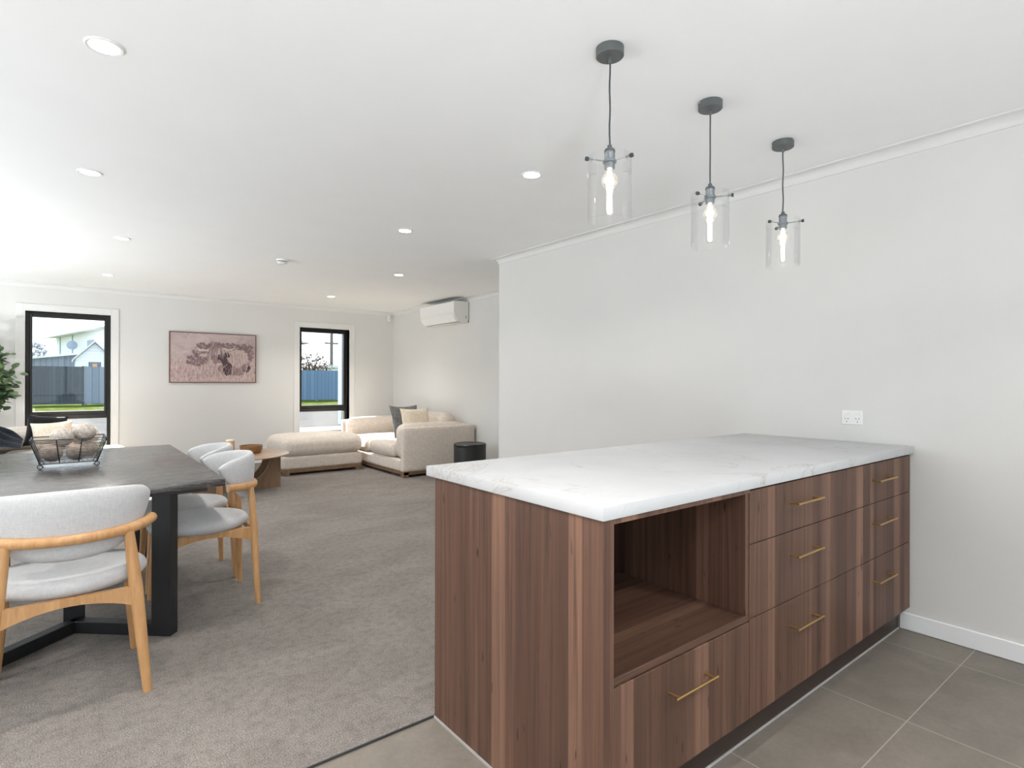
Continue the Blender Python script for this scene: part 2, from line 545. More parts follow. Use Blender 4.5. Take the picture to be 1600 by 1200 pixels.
KIDS = {}
def copy_tree(root, loc, rot=None, label=None, group=None):
    r = root.copy(); COL.objects.link(r)
    r.location = loc
    if rot is not None:
        r.rotation_euler = (0, 0, rot)
    if label:
        r['label'] = label
    if group:
        r['group'] = group
    for ch in [o for o in COL.objects if o.parent == root]:
        c = ch.copy(); COL.objects.link(c); c.parent = r
        for g in [o for o in COL.objects if o.parent == ch]:
            d = g.copy(); COL.objects.link(d); d.parent = c
    return r

from mathutils.bvhtree import BVHTree
def _tree(objs):
    bpy.context.view_layer.update()
    vs, ps = [], []
    for o in objs:
        for q in [o] + list(o.children_recursive):
            if q.type == 'MESH':
                k = len(vs); vs += [q.matrix_world @ v.co for v in q.data.vertices]
                ps += [tuple(k + i for i in p.vertices) for p in q.data.polygons]
    return BVHTree.FromPolygons(vs, ps)
def settle(o, others, step, n=120):
    """nudge a resting thing out of what it rests against until the two just part"""
    T = _tree(others); st = Vector(step)
    for _ in range(n):
        if not _tree([o]).overlap(T):
            break
        o.location += st

# ------------------------------------------------------------------ room
CEIL = 2.4
XR, YE = 3.275, 4.36         # kitchen wall with the socket and the end of it
XA, YF = 4.45, 8.97          # wall with the heat pump, window wall
XL, YB = -3.3, -2.6          # left wall and wall behind the kitchen
WT = 0.16
W1 = (-0.385, 0.455, 0.08, 2.06)
W2 = (2.855, 3.66, 0.08, 2.06)
YT = 1.795                   # carpet meets tile

b = BM(); box(b, XL - WT, XA + WT, YT, YF + WT, -0.2, 0.0); struct('floor_carpet', b, M['carpet'])
b = BM(); box(b, XL - WT, XA + WT, YB - WT, YT, -0.2, -0.006); struct('floor_tiles', b, M['tile'])
b = BM(); box(b, XL - WT, XA + WT, YB - WT, YF + WT, CEIL, CEIL + 0.15); struct('ceiling', b, M['ceiling'])

b = BM()   # window wall around the two openings
xs = [XL - WT, W1[0], W1[1], W2[0], W2[1], XA + WT]
for i in range(5):
    if i in (1, 3):
        w = W1 if i == 1 else W2
        box(b, xs[i], xs[i + 1], YF, YF + WT, -0.2, w[2]); box(b, xs[i], xs[i + 1], YF, YF + WT, w[3], CEIL)
    else:
        box(b, xs[i], xs[i + 1], YF, YF + WT, -0.2, CEIL)
struct('wall_far', b, M['wall'])
b = BM(); box(b, XR, XR + 0.1, YB, YE, -0.05, CEIL); struct('wall_right', b, M['wall'])
b = BM(); box(b, XR + 0.1, XA + WT, YE - 0.1, YE, -0.05, CEIL); struct('wall_return', b, M['wall'])
b = BM(); box(b, XA, XA + WT, YE, YF, -0.05, CEIL); struct('wall_recess', b, M['wall'])
# left wall with two sliding-door openings, wall behind the kitchen with a window opening
LO = [(3.8, 4.9), (5.2, 8.7)]
b = BM()
ys = [YB, LO[0][0], LO[0][1], LO[1][0], LO[1][1], YF]
for i in range(5):
    if i in (1, 3):
        box(b, XL - WT, XL, ys[i], ys[i + 1], 2.12, CEIL)
    else:
        box(b, XL - WT, XL, ys[i], ys[i + 1], -0.05, CEIL)
struct('wall_left', b, M['wall'])
KO = (-2.9, 2.9, 0.2, 2.12)
b = BM()
box(b, XL, KO[0], YB - WT, YB, -0.05, CEIL); box(b, KO[1], XR, YB - WT, YB, -0.05, CEIL)
box(b, KO[0], KO[1], YB - WT, YB, -0.05, KO[2]); box(b, KO[0], KO[1], YB - WT, YB, KO[3], CEIL)
struct('wall_back', b, M['wall'])

# cornice: scotia profile swept along the walls
def cornice(name, path):
    prof = [(0, 0.0)]
    R = 0.055
    pr = [(0.0, CEIL - R), (0.006, CEIL - R), (0.006, CEIL - R + 0.004)]
    for k in range(7):
        a = k / 6 * PI / 2
        pr.append((0.006 + (R - 0.012) * (1 - math.cos(a)), CEIL - R + 0.004 + (R - 0.012) * math.sin(a)))
    pr += [(R - 0.004, CEIL - 0.006), (R, CEIL - 0.006), (R, CEIL), (0.0, CEIL)]
    b = BM(); rings = []
    n = len(path)
    for i, p in enumerate(path):
        p = Vector(p)
        d0 = (Vector(path[i]) - Vector(path[i - 1])).normalized() if i > 0 else (Vector(path[1]) - p).normalized()
        d1 = (Vector(path[i + 1]) - p).normalized() if i < n - 1 else d0
        n0 = Vector((-d0.y, d0.x)); n1 = Vector((-d1.y, d1.x))
        m = (n0 + n1).normalized(); m = m / max(0.3, m.dot(n0))
        rings.append([b.verts.new((p.x + m.x * o, p.y + m.y * o, z - 0.0005)) for o, z in pr])
    for r0, r1 in zip(rings[:-1], rings[1:]):
        k = len(pr)
        for i in range(k):
            b.faces.new([r0[i], r1[i], r1[(i + 1) % k], r0[(i + 1) % k]])
    b.faces.new(rings[0]); b.faces.new(rings[-1][::-1])
    return struct(name, b, M['cornice'], smooth=20)
# path runs with the room on its left
cornice('trim_cornice', [(XR, YB), (XR, YE), (XA, YE), (XA, YF), (XL, YF), (XL, YB), (XR, YB)])

def skirting(name, segs):
    b = BM()
    for x0, x1, y0, y1 in segs:
        box(b, x0, x1, y0, y1, -0.005, 0.078, 0.003, 1)
    return struct(name, b, M['trim'])
skirting('baseboard_right', [(XR - 0.012, XR, YB, 1.02), (XR - 0.012, XR, 1.80, YE)])
skirting('baseboard_return', [(XR, XA, YE, YE + 0.012)])
skirting('baseboard_recess', [(XA - 0.012, XA, YE + 0.012, YF)])
skirting('baseboard_far', [(XL, W1[0] - 0.08, YF - 0.012, YF), (W1[1] + 0.08, W2[0] - 0.08, YF - 0.012, YF), (W2[1] + 0.08, XA - 0.012, YF - 0.012, YF)])
skirting('baseboard_left', [(XL, XL + 0.012, 4.92, 5.18)])
b = BM(); box(b, XL, XR - 0.012, YT - 0.003, YT + 0.002, -0.005, 0.002); struct('trim_carpet_edge', b, M['slot'])

# windows: black frame, opening sash above a transom, fixed low pane, white reveal and architrave
def window(name, w):
    x0, x1, z0, z1 = w
    root = bpy.data.objects.new(name, None); COL.objects.link(root); root['kind'] = 'structure'
    yf = YF + 0.095
    b = BM()      # outer frame and transom
    t = 0.035
    box(b, x0, x0 + t, yf, yf + 0.06, z0, z1, 0.003, 1); box(b, x1 - t, x1, yf, yf + 0.06, z0, z1, 0.003, 1)
    box(b, x0 + t, x1 - t, yf, yf + 0.06, z1 - t, z1, 0.003, 1); box(b, x0 + t, x1 - t, yf, yf + 0.06, z0, z0 + t, 0.003, 1)
    box(b, x0 + t, x1 - t, yf, yf + 0.06, 0.735, 0.79, 0.003, 1)
    struct('window_frame', b, M['alu'], root)
    b = BM()      # opening sash
    s = 0.028; a0, a1, c0, c1 = x0 + t, x1 - t, 0.79, z1 - t
    y0, y1 = yf - 0.008, yf + 0.04
    box(b, a0, a0 + s, y0, y1, c0, c1, 0.003, 1); box(b, a1 - s, a1, y0, y1, c0, c1, 0.003, 1)
    box(b, a0 + s, a1 - s, y0, y1, c1 - s, c1, 0.003, 1); box(b, a0 + s, a1 - s, y0, y1, c0, c0 + 0.042, 0.003, 1)
    sash = struct('sash', b, M['alu'], root)
    b = BM(); box(b, a0 + 0.12, a0 + 0.2, y0 - 0.012, y0, c0 + 0.012, c0 + 0.03, 0.004, 2); struct('window_latch', b, M['alu'], sash)
    b = BM(); box(b, a0 + s - 0.005, a1 - s + 0.005, yf + 0.016, yf + 0.020, c0 + 0.037, c1 - s + 0.005); struct('window_pane', b, M['pane'], root)
    b = BM(); box(b, x0 + t - 0.005, x1 - t + 0.005, yf + 0.028, yf + 0.032, z0 + t - 0.005, 0.74); struct('window_pane', b, M['panehaze'], root)
    b = BM()      # white reveal liner and flat architrave
    j = 0.012; ya = YF - 0.014
    box(b, x0 - j, x0, ya, yf, z0 - j, z1 + j); box(b, x1, x1 + j, ya, yf, z0 - j, z1 + j)
    box(b, x0, x1, ya, yf, z1, z1 + j); box(b, x0, x1, ya, yf, z0 - j, z0)
    aw = 0.075
    box(b, x0 - j - aw, x0 - j, ya, YF, 0.0, z1 + j + aw, 0.003, 1); box(b, x1 + j, x1 + j + aw, ya, YF, 0.0, z1 + j + aw, 0.003, 1)
    box(b, x0 - j, x1 + j, ya, YF, z1 + j, z1 + j + aw, 0.003, 1); box(b, x0 - j, x1 + j, ya, YF, 0.0, z0 - j, 0.003, 1)
    struct('window_architrave', b, M['cornice'], root)
window('window_1', W1)
window('window_2', W2)
def sliding(name, axis, a0, a1, z0, z1, d, n):
    root = bpy.data.objects.new(name, None); COL.objects.link(root); root['kind'] = 'structure'
    def bx(bm, u0, u1, w0, w1, th=0.03):
        if axis == 'X':
            box(bm, d - th, d + th, u0, u1, w0, w1, 0.003, 1)
        else:
            box(bm, u0, u1, d - th, d + th, w0, w1, 0.003, 1)
    b = BM(); t = 0.05
    bx(b, a0, a1, z0, z0 + t); bx(b, a0, a1, z1 - t, z1)
    for k in range(n + 1):
        c = a0 + t / 2 + (a1 - a0 - t) * k / n
        bx(b, c - t / 2, c + t / 2, z0 + t, z1 - t)
    struct('frame', b, M['alu'], root)
    for k in range(n):
        u0 = a0 + t + (a1 - a0 - t) * k / n; u1 = a0 + (a1 - a0 - t) * (k + 1) / n
        b = BM(); bx(b, u0 - 0.004, u1 + 0.004, z0 + t - 0.004, z1 - t + 0.004, 0.003); struct('pane', b, M['pane'], root)
sliding('door_1', 'X', LO[0][0], LO[0][1], 0.0, 2.12, XL - 0.08, 1)
sliding('door_2', 'X', LO[1][0], LO[1][1], 0.0, 2.12, XL - 0.08, 3)
sliding('window_3', 'Y', KO[0], KO[1], KO[2], KO[3], YB - 0.08, 4)

# ------------------------------------------------------------------ kitchen island
BX0, BY0, BY1, BZ0, BZ1 = 1.048, 0.963, 1.843, 0.868, 0.904
b = BM(); box(b, BX0, XR - 0.001, BY0, BY1, BZ0, BZ1, 0.002, 2)
tag(obj('benchtop', b, M['stone']), 'white veined stone benchtop laid over the walnut island cabinets', 'benchtop')

PY0 = 0.968        # front edge of the end panel
FD0, FD1 = 0.972, 0.990   # drawer fronts
CB = 1.79          # back of the cabinets
KZ = 0.115
b = BM(); box(b, 1.093, XR - 0.014, 1.024, 1.040, -0.006, KZ, 0.001, 1)
PL = tag(obj('plinth', b, M['kick']), 'dark brown recessed kickboard along the tiles under the island drawers', 'kickboard')

b = BM(); box(b, 1.093, XR - 0.014, 1.0195, 1.0239, -0.006, 0.000); obj('sealant_bead', b, M['seal'], PL)

def handle(parent, xc, z, name='handle'):
    bb = BM()
    L = 0.204
    y = FD0 - 0.034
    tube(bb, [(xc - L / 2, y, z), (xc + L / 2, y, z)], 0.0036, 12)
    for s in (-1, 1):
        tube(bb, [(xc + s * 0.0875, FD0 + 0.001, z), (xc + s * 0.0875, y, z)], 0.004, 12)
    return obj(name, bb, M['brass'], parent)

def drawer(parent, x0, x1, z0, z1, hz):
    bb = BM(); box(bb, x0 + 0.0015, x1 - 0.0015, FD0, FD1, z0 + 0.0015, z1 - 0.0015, 0.001, 1)
    d = obj('drawer', bb, M['walnut'], parent)
    h = handle(d, (x0 + x1) / 2 - 0.008, hz)
    return d

# appliance cabinet: end panel, open niche over one drawer
t = thing('appliance_cabinet', 'walnut island cabinet with an open appliance niche above one wide drawer', 'cabinet')
b = BM(); box(b, 1.055, 1.092, PY0, CB, 0.0, BZ0, 0.0012, 1); obj('end_panel', b, M['walnut'], t)
b = BM(); box(b, 1.0522, 1.0549, PY0, CB, -0.006, 0.003); obj('sealant_bead', b, M['seal'], t)
b = BM(); box(b, 1.0552, 1.0918, PY0 - 0.0012, PY0 + 0.0002, 0.0, BZ0); obj('edge_strip', b, M['walnut_edge'], t)
NX0, NX1 = 1.092, 1.755
b = BM(); box(b, NX0, NX1, FD0, CB - 0.03, 0.852, BZ0, 0.001, 1); obj('top_rail', b, M['walnut_edge'], t)
b = BM(); box(b, NX0, NX1 - 0.001, FD0 + 0.002, CB - 0.05, 0.436, 0.456, 0.001, 1); obj('shelf', b, M['walnut_flat'], t)
b = BM(); box(b, NX0, NX1, CB - 0.05, CB - 0.03, 0.13, 0.852); obj('back_panel', b, M['walnut'], t)
b = BM(); box(b, NX1 - 0.020, NX1 - 0.001, FD0 + 0.003, CB - 0.05, 0.456, 0.852, 0.001, 1); obj('side_panel', b, M['walnut'], t)
b = BM(); box(b, NX0, NX1 - 0.001, FD1 + 0.002, CB - 0.05, KZ + 0.002, 0.434); obj('carcass', b, M['kick'], t)
drawer(t, NX0 + 0.001, NX1, KZ, 0.434, 0.345)

SPLIT = 2.505
rows = [(KZ, 0.440, 0.345), (0.440, 0.684, 0.600), (0.684, 0.862, 0.787)]
for x0, x1, lab in ((NX1, SPLIT, 'walnut three-drawer island cabinet beside the open appliance niche'),
                    (SPLIT, 3.250, 'walnut three-drawer island cabinet against the white wall')):
    t = thing('drawer_cabinet', lab, 'cabinet', group='three-drawer island cabinets')
    b = BM(); box(b, x0 + 0.001, x1 - 0.001, FD1 + 0.002, CB, KZ, BZ0); obj('carcass', b, M['walnut'], t)
    for z0, z1, hz in rows:
        drawer(t, x0, x1, z0, z1, hz)
# ------------------------------------------------------------------ double power socket
t = thing('power_socket', 'white double power socket on the wall above the benchtop', 'socket', (XR, 1.24, 1.031))
b = BM(); box(b, -0.009, 0, -0.052, 0.052, -0.038, 0.038, 0.004, 3); obj('face_plate', b, M['plastic'], t)
for s in (-1, 1):
    b = BM(); box(b, -0.013, -0.008, s * 0.026 - 0.009, s * 0.026 + 0.009, 0.012, 0.028, 0.002, 2); obj('rocker_switch', b, M['plastic'], t)
    b = BM()
    for dy, dz, a in ((-0.007, -0.006, 0.5), (0.007, -0.006, -0.5), (0, -0.022, 0)):
        mt = Matrix.Translation((-0.0092, s * 0.026 + dy, dz)) @ Matrix.Rotation(a, 4, 'X')
        box(b, -0.0006, 0.0004, -0.0011, 0.0011, -0.0042, 0.0042, mtx=mt)
    obj('pin_hole', b, M['slot'], t)

# ------------------------------------------------------------------ pendant lamps
def pendant():
    t = thing('pendant_lamp', '', 'pendant lamp', (1.515, 1.366, CEIL), 0, 'glass pendant lamps over the island')
    b = BM(); lathe(b, [(0, 0), (0.0495, 0), (0.0495, -0.028), (0.047, -0.031), (0.0, -0.031)], seg=40)
    can = obj('ceiling_canopy', b, M['greymetal'], t)
    b = BM(); tube(b, [(0.0497 * math.cos(2.4), 0.0497 * math.sin(2.4), -0.008), (0.053 * math.cos(2.4), 0.053 * math.sin(2.4), -0.008)], 0.004, 10); obj('canopy_screw', b, M['steel'], can)
    b = BM(); lathe(b, [(0, -0.03), (0.006, -0.03), (0.006, -0.05), (0.004, -0.054), (0, -0.054)], seg=14); obj('cord_grip', b, M['greymetal'], can)
    b = BM()
    tube(b, [(0.0015 * math.sin(k * 1.3), 0, -0.03 - k * 0.0305) for k in range(12)], 0.003, 8); obj('cord', b, M['cord'], t)
    b = BM()
    lathe(b, [(0, -0.345), (0.008, -0.345), (0.008, -0.356), (0.016, -0.358), (0.0195, -0.364), (0.0195, -0.37), (0, -0.37)], seg=28); obj('holder_cap', b, M['greymetal'], t)
    b = BM()
    prof = [(0, -0.37), (0.0185, -0.37)]
    for k in range(6):
        prof += [(0.0185, -0.373 - k * 0.004), (0.0178, -0.375 - k * 0.004)]
    prof += [(0.0185, -0.398), (0.024, -0.399), (0.024, -0.407), (0.0185, -0.408), (0.0185, -0.428), (0.015, -0.43), (0, -0.43)]
    lathe(b, prof, seg=28); h = obj('lamp_holder', b, M['holder'], t)
    for k in range(3):
        a = 2.78 + k * 2 * PI / 3
        d = Vector((math.cos(a), math.sin(a), 0))
        b = BM()
        tube(b, [d * 0.022 + Vector((0, 0, -0.403)), d * 0.084 + Vector((0, 0, -0.403))], 0.0022, 8)
        tube(b, [d * 0.0785 + Vector((0, 0, -0.403)), d * 0.082 + Vector((0, 0, -0.403))], 0.0055, 12)
        tube(b, [d * 0.084 + Vector((0, 0, -0.403)), d * 0.093 + Vector((0, 0, -0.403))], 0.0075, 14, 1)
        obj('thumb_screw', b, [M['holder'], M['cord']], h)
    b = BM()
    R, r = 0.0775, 0.0745
    zt, zb = -0.385, -0.612
    lathe(b, [(R, zt), (R, zb), (r, zb), (r, zt), (R, zt)], seg=64); obj('glass_shade', b, M['shade'], t, 20)
    b = BM()
    prof = [(0, -0.428), (0.012, -0.43), (0.0135, -0.445)]
    for k in range(1, 10):
        a = PI * k / 10
        prof.append((max(0.0125, 0.028 * math.sin(a)), -0.478 - 0.028 * -math.cos(a) * -1))
    prof = [(0, -0.428), (0.012, -0.43), (0.013, -0.44)] + [(max(0.013, 0.029 * math.sin(PI * k / 10)), -0.470 + 0.029 * math.cos(PI * k / 10)) for k in range(1, 9)] + [(0.0125, -0.51), (0.0125, -0.585), (0.009, -0.594), (0, -0.597)]  # lower tube shaped to hold the glare streak
    lathe(b, prof, seg=28); bu = obj('bulb', b, M['bulbglass'], t)
    b = BM(); lathe(b, [(0, -0.435), (0.007, -0.437), (0.0105, -0.46), (0.0105, -0.50), (0.006, -0.512), (0, -0.513)], seg=18); obj('glowing_core', b, M['glow'], bu)
    b = BM(); lathe(b, [(0, -0.513), (0.0085, -0.515), (0.0085, -0.582), (0.004, -0.588), (0, -0.588)], seg=18); obj('glare_streak', b, M['glare'], bu)  # glare streak down the shade glass, put in as a glowing tube
    return t
p0 = pendant()
p0['label'] = 'clear glass pendant lamp hanging nearest, over the free end of the island'
copy_tree(p0, (2.141, 1.366, CEIL), 0.35, 'clear glass pendant lamp hanging in the middle of the three over the benchtop')
copy_tree(p0, (2.771, 1.366, CEIL), 2.2, 'clear glass pendant lamp hanging closest to the white wall with the socket')

# ------------------------------------------------------------------ ceiling fittings
DL = [(0.105, 2.47, 'recessed downlight above the near end of the black dining table'),
      (0.105, 4.012, 'recessed downlight above the far end of the black dining table'),
      (2.09, 2.475, 'recessed downlight in the ceiling beside the nearest pendant lamp'),
      (2.09, 4.012, 'recessed downlight in the ceiling near the end of the white socket wall'),
      (0.365, 5.70, 'recessed downlight left of the smoke alarm, behind the dining table'),
      (0.365, 7.765, 'recessed downlight in front of the left window with the plant'),
      (2.90, 5.715, 'recessed downlight right of the smoke alarm, before the heat pump'),
      (2.90, 7.76, 'recessed downlight in front of the narrow right window')]
dl0 = None
for x, y, lab in DL:
    if dl0 is None:
        dl0 = thing('downlight', lab, 'downlight', (x, y, CEIL), 0, 'recessed ceiling downlights')
        b = BM(); lathe(b, [(0.047, 0.0), (0.060, 0.0), (0.060, -0.003), (0.056, -0.006), (0.047, -0.004), (0.047, 0.0)], seg=36); obj('rim', b, M['plastic'], dl0)
        b = BM(); lathe(b, [(0, -0.0035), (0.048, -0.0035), (0.048, -0.001), (0, -0.001)], seg=36); obj('lens', b, M['lens'], dl0)
    else:
        copy_tree(dl0, (x, y, CEIL), None, lab)
t = thing('smoke_alarm', 'small round white smoke alarm on the living room ceiling', 'smoke alarm', (1.656, 5.728, CEIL))
b = BM(); lathe(b, [(0, 0), (0.058, 0), (0.058, -0.012), (0.05, -0.016), (0, -0.016)], seg=32); obj('base_plate', b, M['plastic'], t)
b = BM(); lathe(b, [(0, -0.016), (0.038, -0.016), (0.038, -0.028), (0, -0.028)], seg=32); obj('vent_ring', b, M['slot'], t)
b = BM(); lathe(b, [(0, -0.024), (0.046, -0.024), (0.046, -0.030), (0.036, -0.042), (0, -0.044)], seg=32); obj('cap', b, M['plastic'], t)

t = thing('motion_detector', 'small white motion detector high in the corner of the window wall', 'sensor', (4.36, YF, 2.30))
b = BM(); cushion(b, -0.03, 0.03, -0.045, -0.001, -0.055, 0.055, 0.022, n=8); obj('sensor_body', b, M['plastic'], t, 60)
b = BM(); cushion(b, -0.02, 0.02, -0.050, -0.03, -0.03, 0.005, 0.009, n=6); obj('sensor_lens', b, M['acplastic'], t, 60)

# heat pump
t = thing('heat_pump', 'white wall mounted heat pump high above the grey and cream cushions', 'heat pump', (XA, 7.11, 2.19))
L = 0.475
prof = [(0.0, -0.145), (-0.12, -0.150), (-0.175, -0.128), (-0.215, -0.085), (-0.238, -0.035), (-0.245, 0.0), (-0.245, 0.125), (-0.235, 0.145), (0.0, 0.145)]
b = BM(); prism(b, prof, 'Y', -L, L)
for v in b.verts:   # prism across Y gives (x, y, z) with x = offset from the wall
    pass
obj('casing', b, M['acplastic'], t, 25, recalc=True)
b = BM(); prism(b, [(-0.2465, 0.0), (-0.2475, 0.002), (-0.2475, 0.128), (-0.2450, 0.130)], 'Y', -L + 0.004, L - 0.004); obj('front_cover', b, M['plastic'], t, 25, recalc=True)
b = BM(); prism(b, [(-0.180, -0.132), (-0.2165, -0.090), (-0.2395, -0.040), (-0.2425, -0.043), (-0.2195, -0.095), (-0.182, -0.137)], 'Y', -L + 0.03, L - 0.03); obj('louvre_flap', b, M['plastic'], t, 25, recalc=True)
b = BM(); box(b, -0.17, -0.06, -L + 0.03, L - 0.03, -0.1525, -0.1475); obj('outlet_slot', b, M['acplastic'], t)
b = BM(); box(b, -0.006, -0.001, -L - 0.003, -L + 0.004, -0.14, 0.14); box(b, -0.05, -0.036, -L - 0.002, -L + 0.002, -0.06, -0.05); box(b, -0.055, -0.04, -L - 0.002, -L + 0.002, -0.085, -0.072); box(b, -0.016, -0.008, -L - 0.002, -L + 0.002, -0.135, -0.118); obj('side_marking', b, M['slot'], t)
b = BM(); box(b, -0.22, -0.02, -L + 0.03, L - 0.03, 0.1455, 0.148); obj('intake_grille', b, M['slot'], t)

# ------------------------------------------------------------------ framed print on the window wall
def print_mats():
    out = []
    m, nt, b_ = mat_new('print_ground')
    tc = N(nt, 'ShaderNodeTexCoord'); sep = N(nt, 'ShaderNodeSeparateXYZ'); nt.links.new(tc.outputs['Object'], sep.inputs[0])
    n1 = noise_node(nt, mapping(nt, (2.2, 1, 3)), 2.2, 5, 0.6, 0.8)
    n2 = noise_node(nt, mapping(nt, (22, 1, 9)), 2.0, 4, 0.7)
    sky = ramp(nt, n1, [(0.35, (0.40, 0.31, 0.31)), (0.65, (0.56, 0.46, 0.44))])
    gr = ramp(nt, n2, [(0.3, (0.30, 0.20, 0.20)), (0.65, (0.64, 0.50, 0.47))])
    f = ramp(nt, math_n(nt, 'ADD', sep.outputs[2], math_n(nt, 'MULTIPLY', n1, 0.16)), [(0.0, (1, 1, 1)), (0.12, (0, 0, 0))])
    nt.links.new(mix(nt, sky, gr, f), b_.inputs['Base Color']); b_.inputs['Roughness'].default_value = 0.6
    out.append(m)
    for nm, c in (('print_dark_bush', (0.215, 0.14, 0.145)), ('print_dark_coat', (0.075, 0.045, 0.05)), ('print_pale_coat', (0.56, 0.43, 0.40)), ('print_mid_coat', (0.30, 0.20, 0.20)), ('print_horn', (0.62, 0.50, 0.46)), ('print_soft_bush', (0.27, 0.18, 0.185)), ('print_haze', (0.37, 0.275, 0.275))):
        m, nt, b_ = mat_new(nm)
        n1 = noise_node(nt, mapping(nt, (60, 1, 10)), 1.5, 4, 0.7)
        c1 = ramp(nt, n1, [(0.3, tuple(x * 0.72 for x in c)), (0.7, tuple(min(1, x * 1.2) for x in c))])
        nt.links.new(c1, b_.inputs['Base Color']); b_.inputs['Roughness'].default_value = 0.6
        out.append(m)
    return out
PW, PH = 1.112, 0.705
t = thing('framed_print', 'thin framed pink toned photograph of a shaggy horned cow between the windows', 'picture', (1.66, YF, 1.545))
b = BM()
fw = 0.012
box(b, -PW / 2, PW / 2, -0.032, 0, PH / 2 - fw, PH / 2, 0.001, 1); box(b, -PW / 2, PW / 2, -0.032, 0, -PH / 2, -PH / 2 + fw, 0.001, 1)
box(b, -PW / 2, -PW / 2 + fw, -0.032, 0, -PH / 2 + fw, PH / 2 - fw, 0.001, 1); box(b, PW / 2 - fw, PW / 2, -0.032, 0, -PH / 2 + fw, PH / 2 - fw, 0.001, 1)
obj('picture_frame', b, grainwood('red_brown_frame', (0.12, 0.055, 0.04), (0.20, 0.10, 0.07)), t)
b = BM()
IW, IH = PW - 2 * fw, PH - 2 * fw
lay = [0]
def flat(poly, mi):
    lay[0] += 1
    y = -0.026 - 0.00002 * lay[0]
    vs = [b.verts.new((x, y, z)) for x, z in poly]
    f = b.faces.new(vs); f.material_index = mi
    f.normal_update()
    if f.normal.y > 0:
        f.normal_flip()
# picture coordinates: u 0..1 left to right, v 0..1 bottom to top
def UV(u, v):
    return ((u - 0.5) * IW, (v - 0.5) * IH)
def blob(cu, cv, ru, rv, mi, n=40, jag=0.12, seed=0, freq=5):
    rnd = random.Random(seed); pts = []
    ph = [rnd.random() * 6 for _ in range(4)]
    for k in range(n):
        a = 2 * PI * k / n
        j = 1 + jag * (math.sin(freq * a + ph[0]) * 0.5 + math.sin(freq * 1.7 * a + ph[1]) * 0.3 + rnd.uniform(-0.5, 0.5))
        pts.append(UV(cu + ru * j * math.cos(a), cv + rv * j * math.sin(a)))
    flat(pts, mi)
def strand(pts, w0, w1, mi):
    L_, R_ = [], []
    n = len(pts)
    for k in range(n):
        p = Vector(UV(*pts[k])); q = Vector(UV(*pts[min(k + 1, n - 1)])); o = Vector(UV(*pts[max(k - 1, 0)]))
        d = (q - o).normalized(); nn = Vector((-d.y, d.x)); w = (w0 + (w1 - w0) * k / (n - 1)) / 2
        L_.append(tuple(p + nn * w)); R_.append(tuple(p - nn * w))
    flat(L_ + R_[::-1], mi)
vs = [b.verts.new((x, -0.026, z)) for x, z in ((-IW / 2, -IH / 2), (IW / 2, -IH / 2), (IW / 2, IH / 2), (-IW / 2, IH / 2))]
b.faces.new(vs).material_index = 0
rb = random.Random(21)
for (cu, cv, ru, rv, n_) in ((0.30, 0.45, 0.12, 0.12, 110), (0.56, 0.74, 0.28, 0.08, 150), (0.88, 0.62, 0.10, 0.20, 130), (0.40, 0.62, 0.15, 0.10, 60)):
    for k in range(n_):
        a, q = rb.uniform(0, 2 * PI), rb.random() ** 0.6
        blob(min(0.965, cu + ru * q * math.cos(a)), min(0.93, cv + rv * q * math.sin(a)), rb.uniform(0.008, 0.022), rb.uniform(0.010, 0.03), rb.choice((1, 1, 6, 6, 7)), n=14, jag=0.3, seed=k)
blob(0.72, 0.36, 0.19, 0.22, 4, seed=4)                       # body mass
blob(0.785, 0.50, 0.125, 0.19, 3, seed=5, jag=0.16, freq=9)    # pale back coat
blob(0.655, 0.28, 0.055, 0.14, 2, seed=6, jag=0.2)           # dark chest
blob(0.885, 0.30, 0.05, 0.10, 2, seed=7)
blob(0.545, 0.54, 0.118, 0.165, 3, seed=8, jag=0.1)             # head
blob(0.59, 0.47, 0.062, 0.12, 2, seed=9, jag=0.15)
blob(0.50, 0.50, 0.035, 0.08, 4, seed=19, jag=0.2)
blob(0.535, 0.41, 0.05, 0.055, 4, seed=10); blob(0.555, 0.37, 0.04, 0.03, 3, seed=11)
blob(0.375, 0.55, 0.055, 0.035, 3, seed=12); blob(0.655, 0.57, 0.04, 0.06, 2, seed=13)
strand([(0.44, 0.655), (0.38, 0.65), (0.325, 0.655), (0.295, 0.70), (0.278, 0.77)], 0.036, 0.010, 5)   # horns
strand([(0.60, 0.69), (0.66, 0.675), (0.70, 0.68), (0.735, 0.71), (0.745, 0.775)], 0.036, 0.010, 5)
rnd = random.Random(3)
for k in range(46):    # hair of the forelock and flanks
    u = rnd.uniform(0.43, 0.66); v = 0.70 - 0.9 * abs(u - 0.55) ** 1.4
    strand([(u, v), (u + (u - 0.55) * 0.25, v - 0.08), (u + (u - 0.55) * 0.4 + rnd.uniform(-.01, .01), v - rnd.uniform(0.14, 0.24))], 0.007, 0.002, rnd.choice((3, 3, 4, 2)))
for k in range(40):
    u = rnd.uniform(0.70, 0.90); v = 0.64 - 4 * (u - 0.78) ** 2 - rnd.uniform(0, 0.1)
    strand([(u, v), (u + rnd.uniform(-.01, .03), v - 0.12), (u + rnd.uniform(-.01, .03), v - rnd.uniform(0.2, 0.38))], 0.008, 0.002, rnd.choice((3, 3, 5, 4)))
for k in range(90):    # grass
    u = rnd.uniform(0.02, 0.98); v = rnd.uniform(0.0, 0.26)
    if u + 0 > 0.99:
        continue
    du = rnd.uniform(-0.05, 0.05)
    strand([(u, v), (min(0.99, max(0.01, u + du * 0.4)), v + 0.06), (min(0.99, max(0.01, u + du)), v + rnd.uniform(0.08, 0.15))], 0.006, 0.001, rnd.choice((3, 5, 4)))
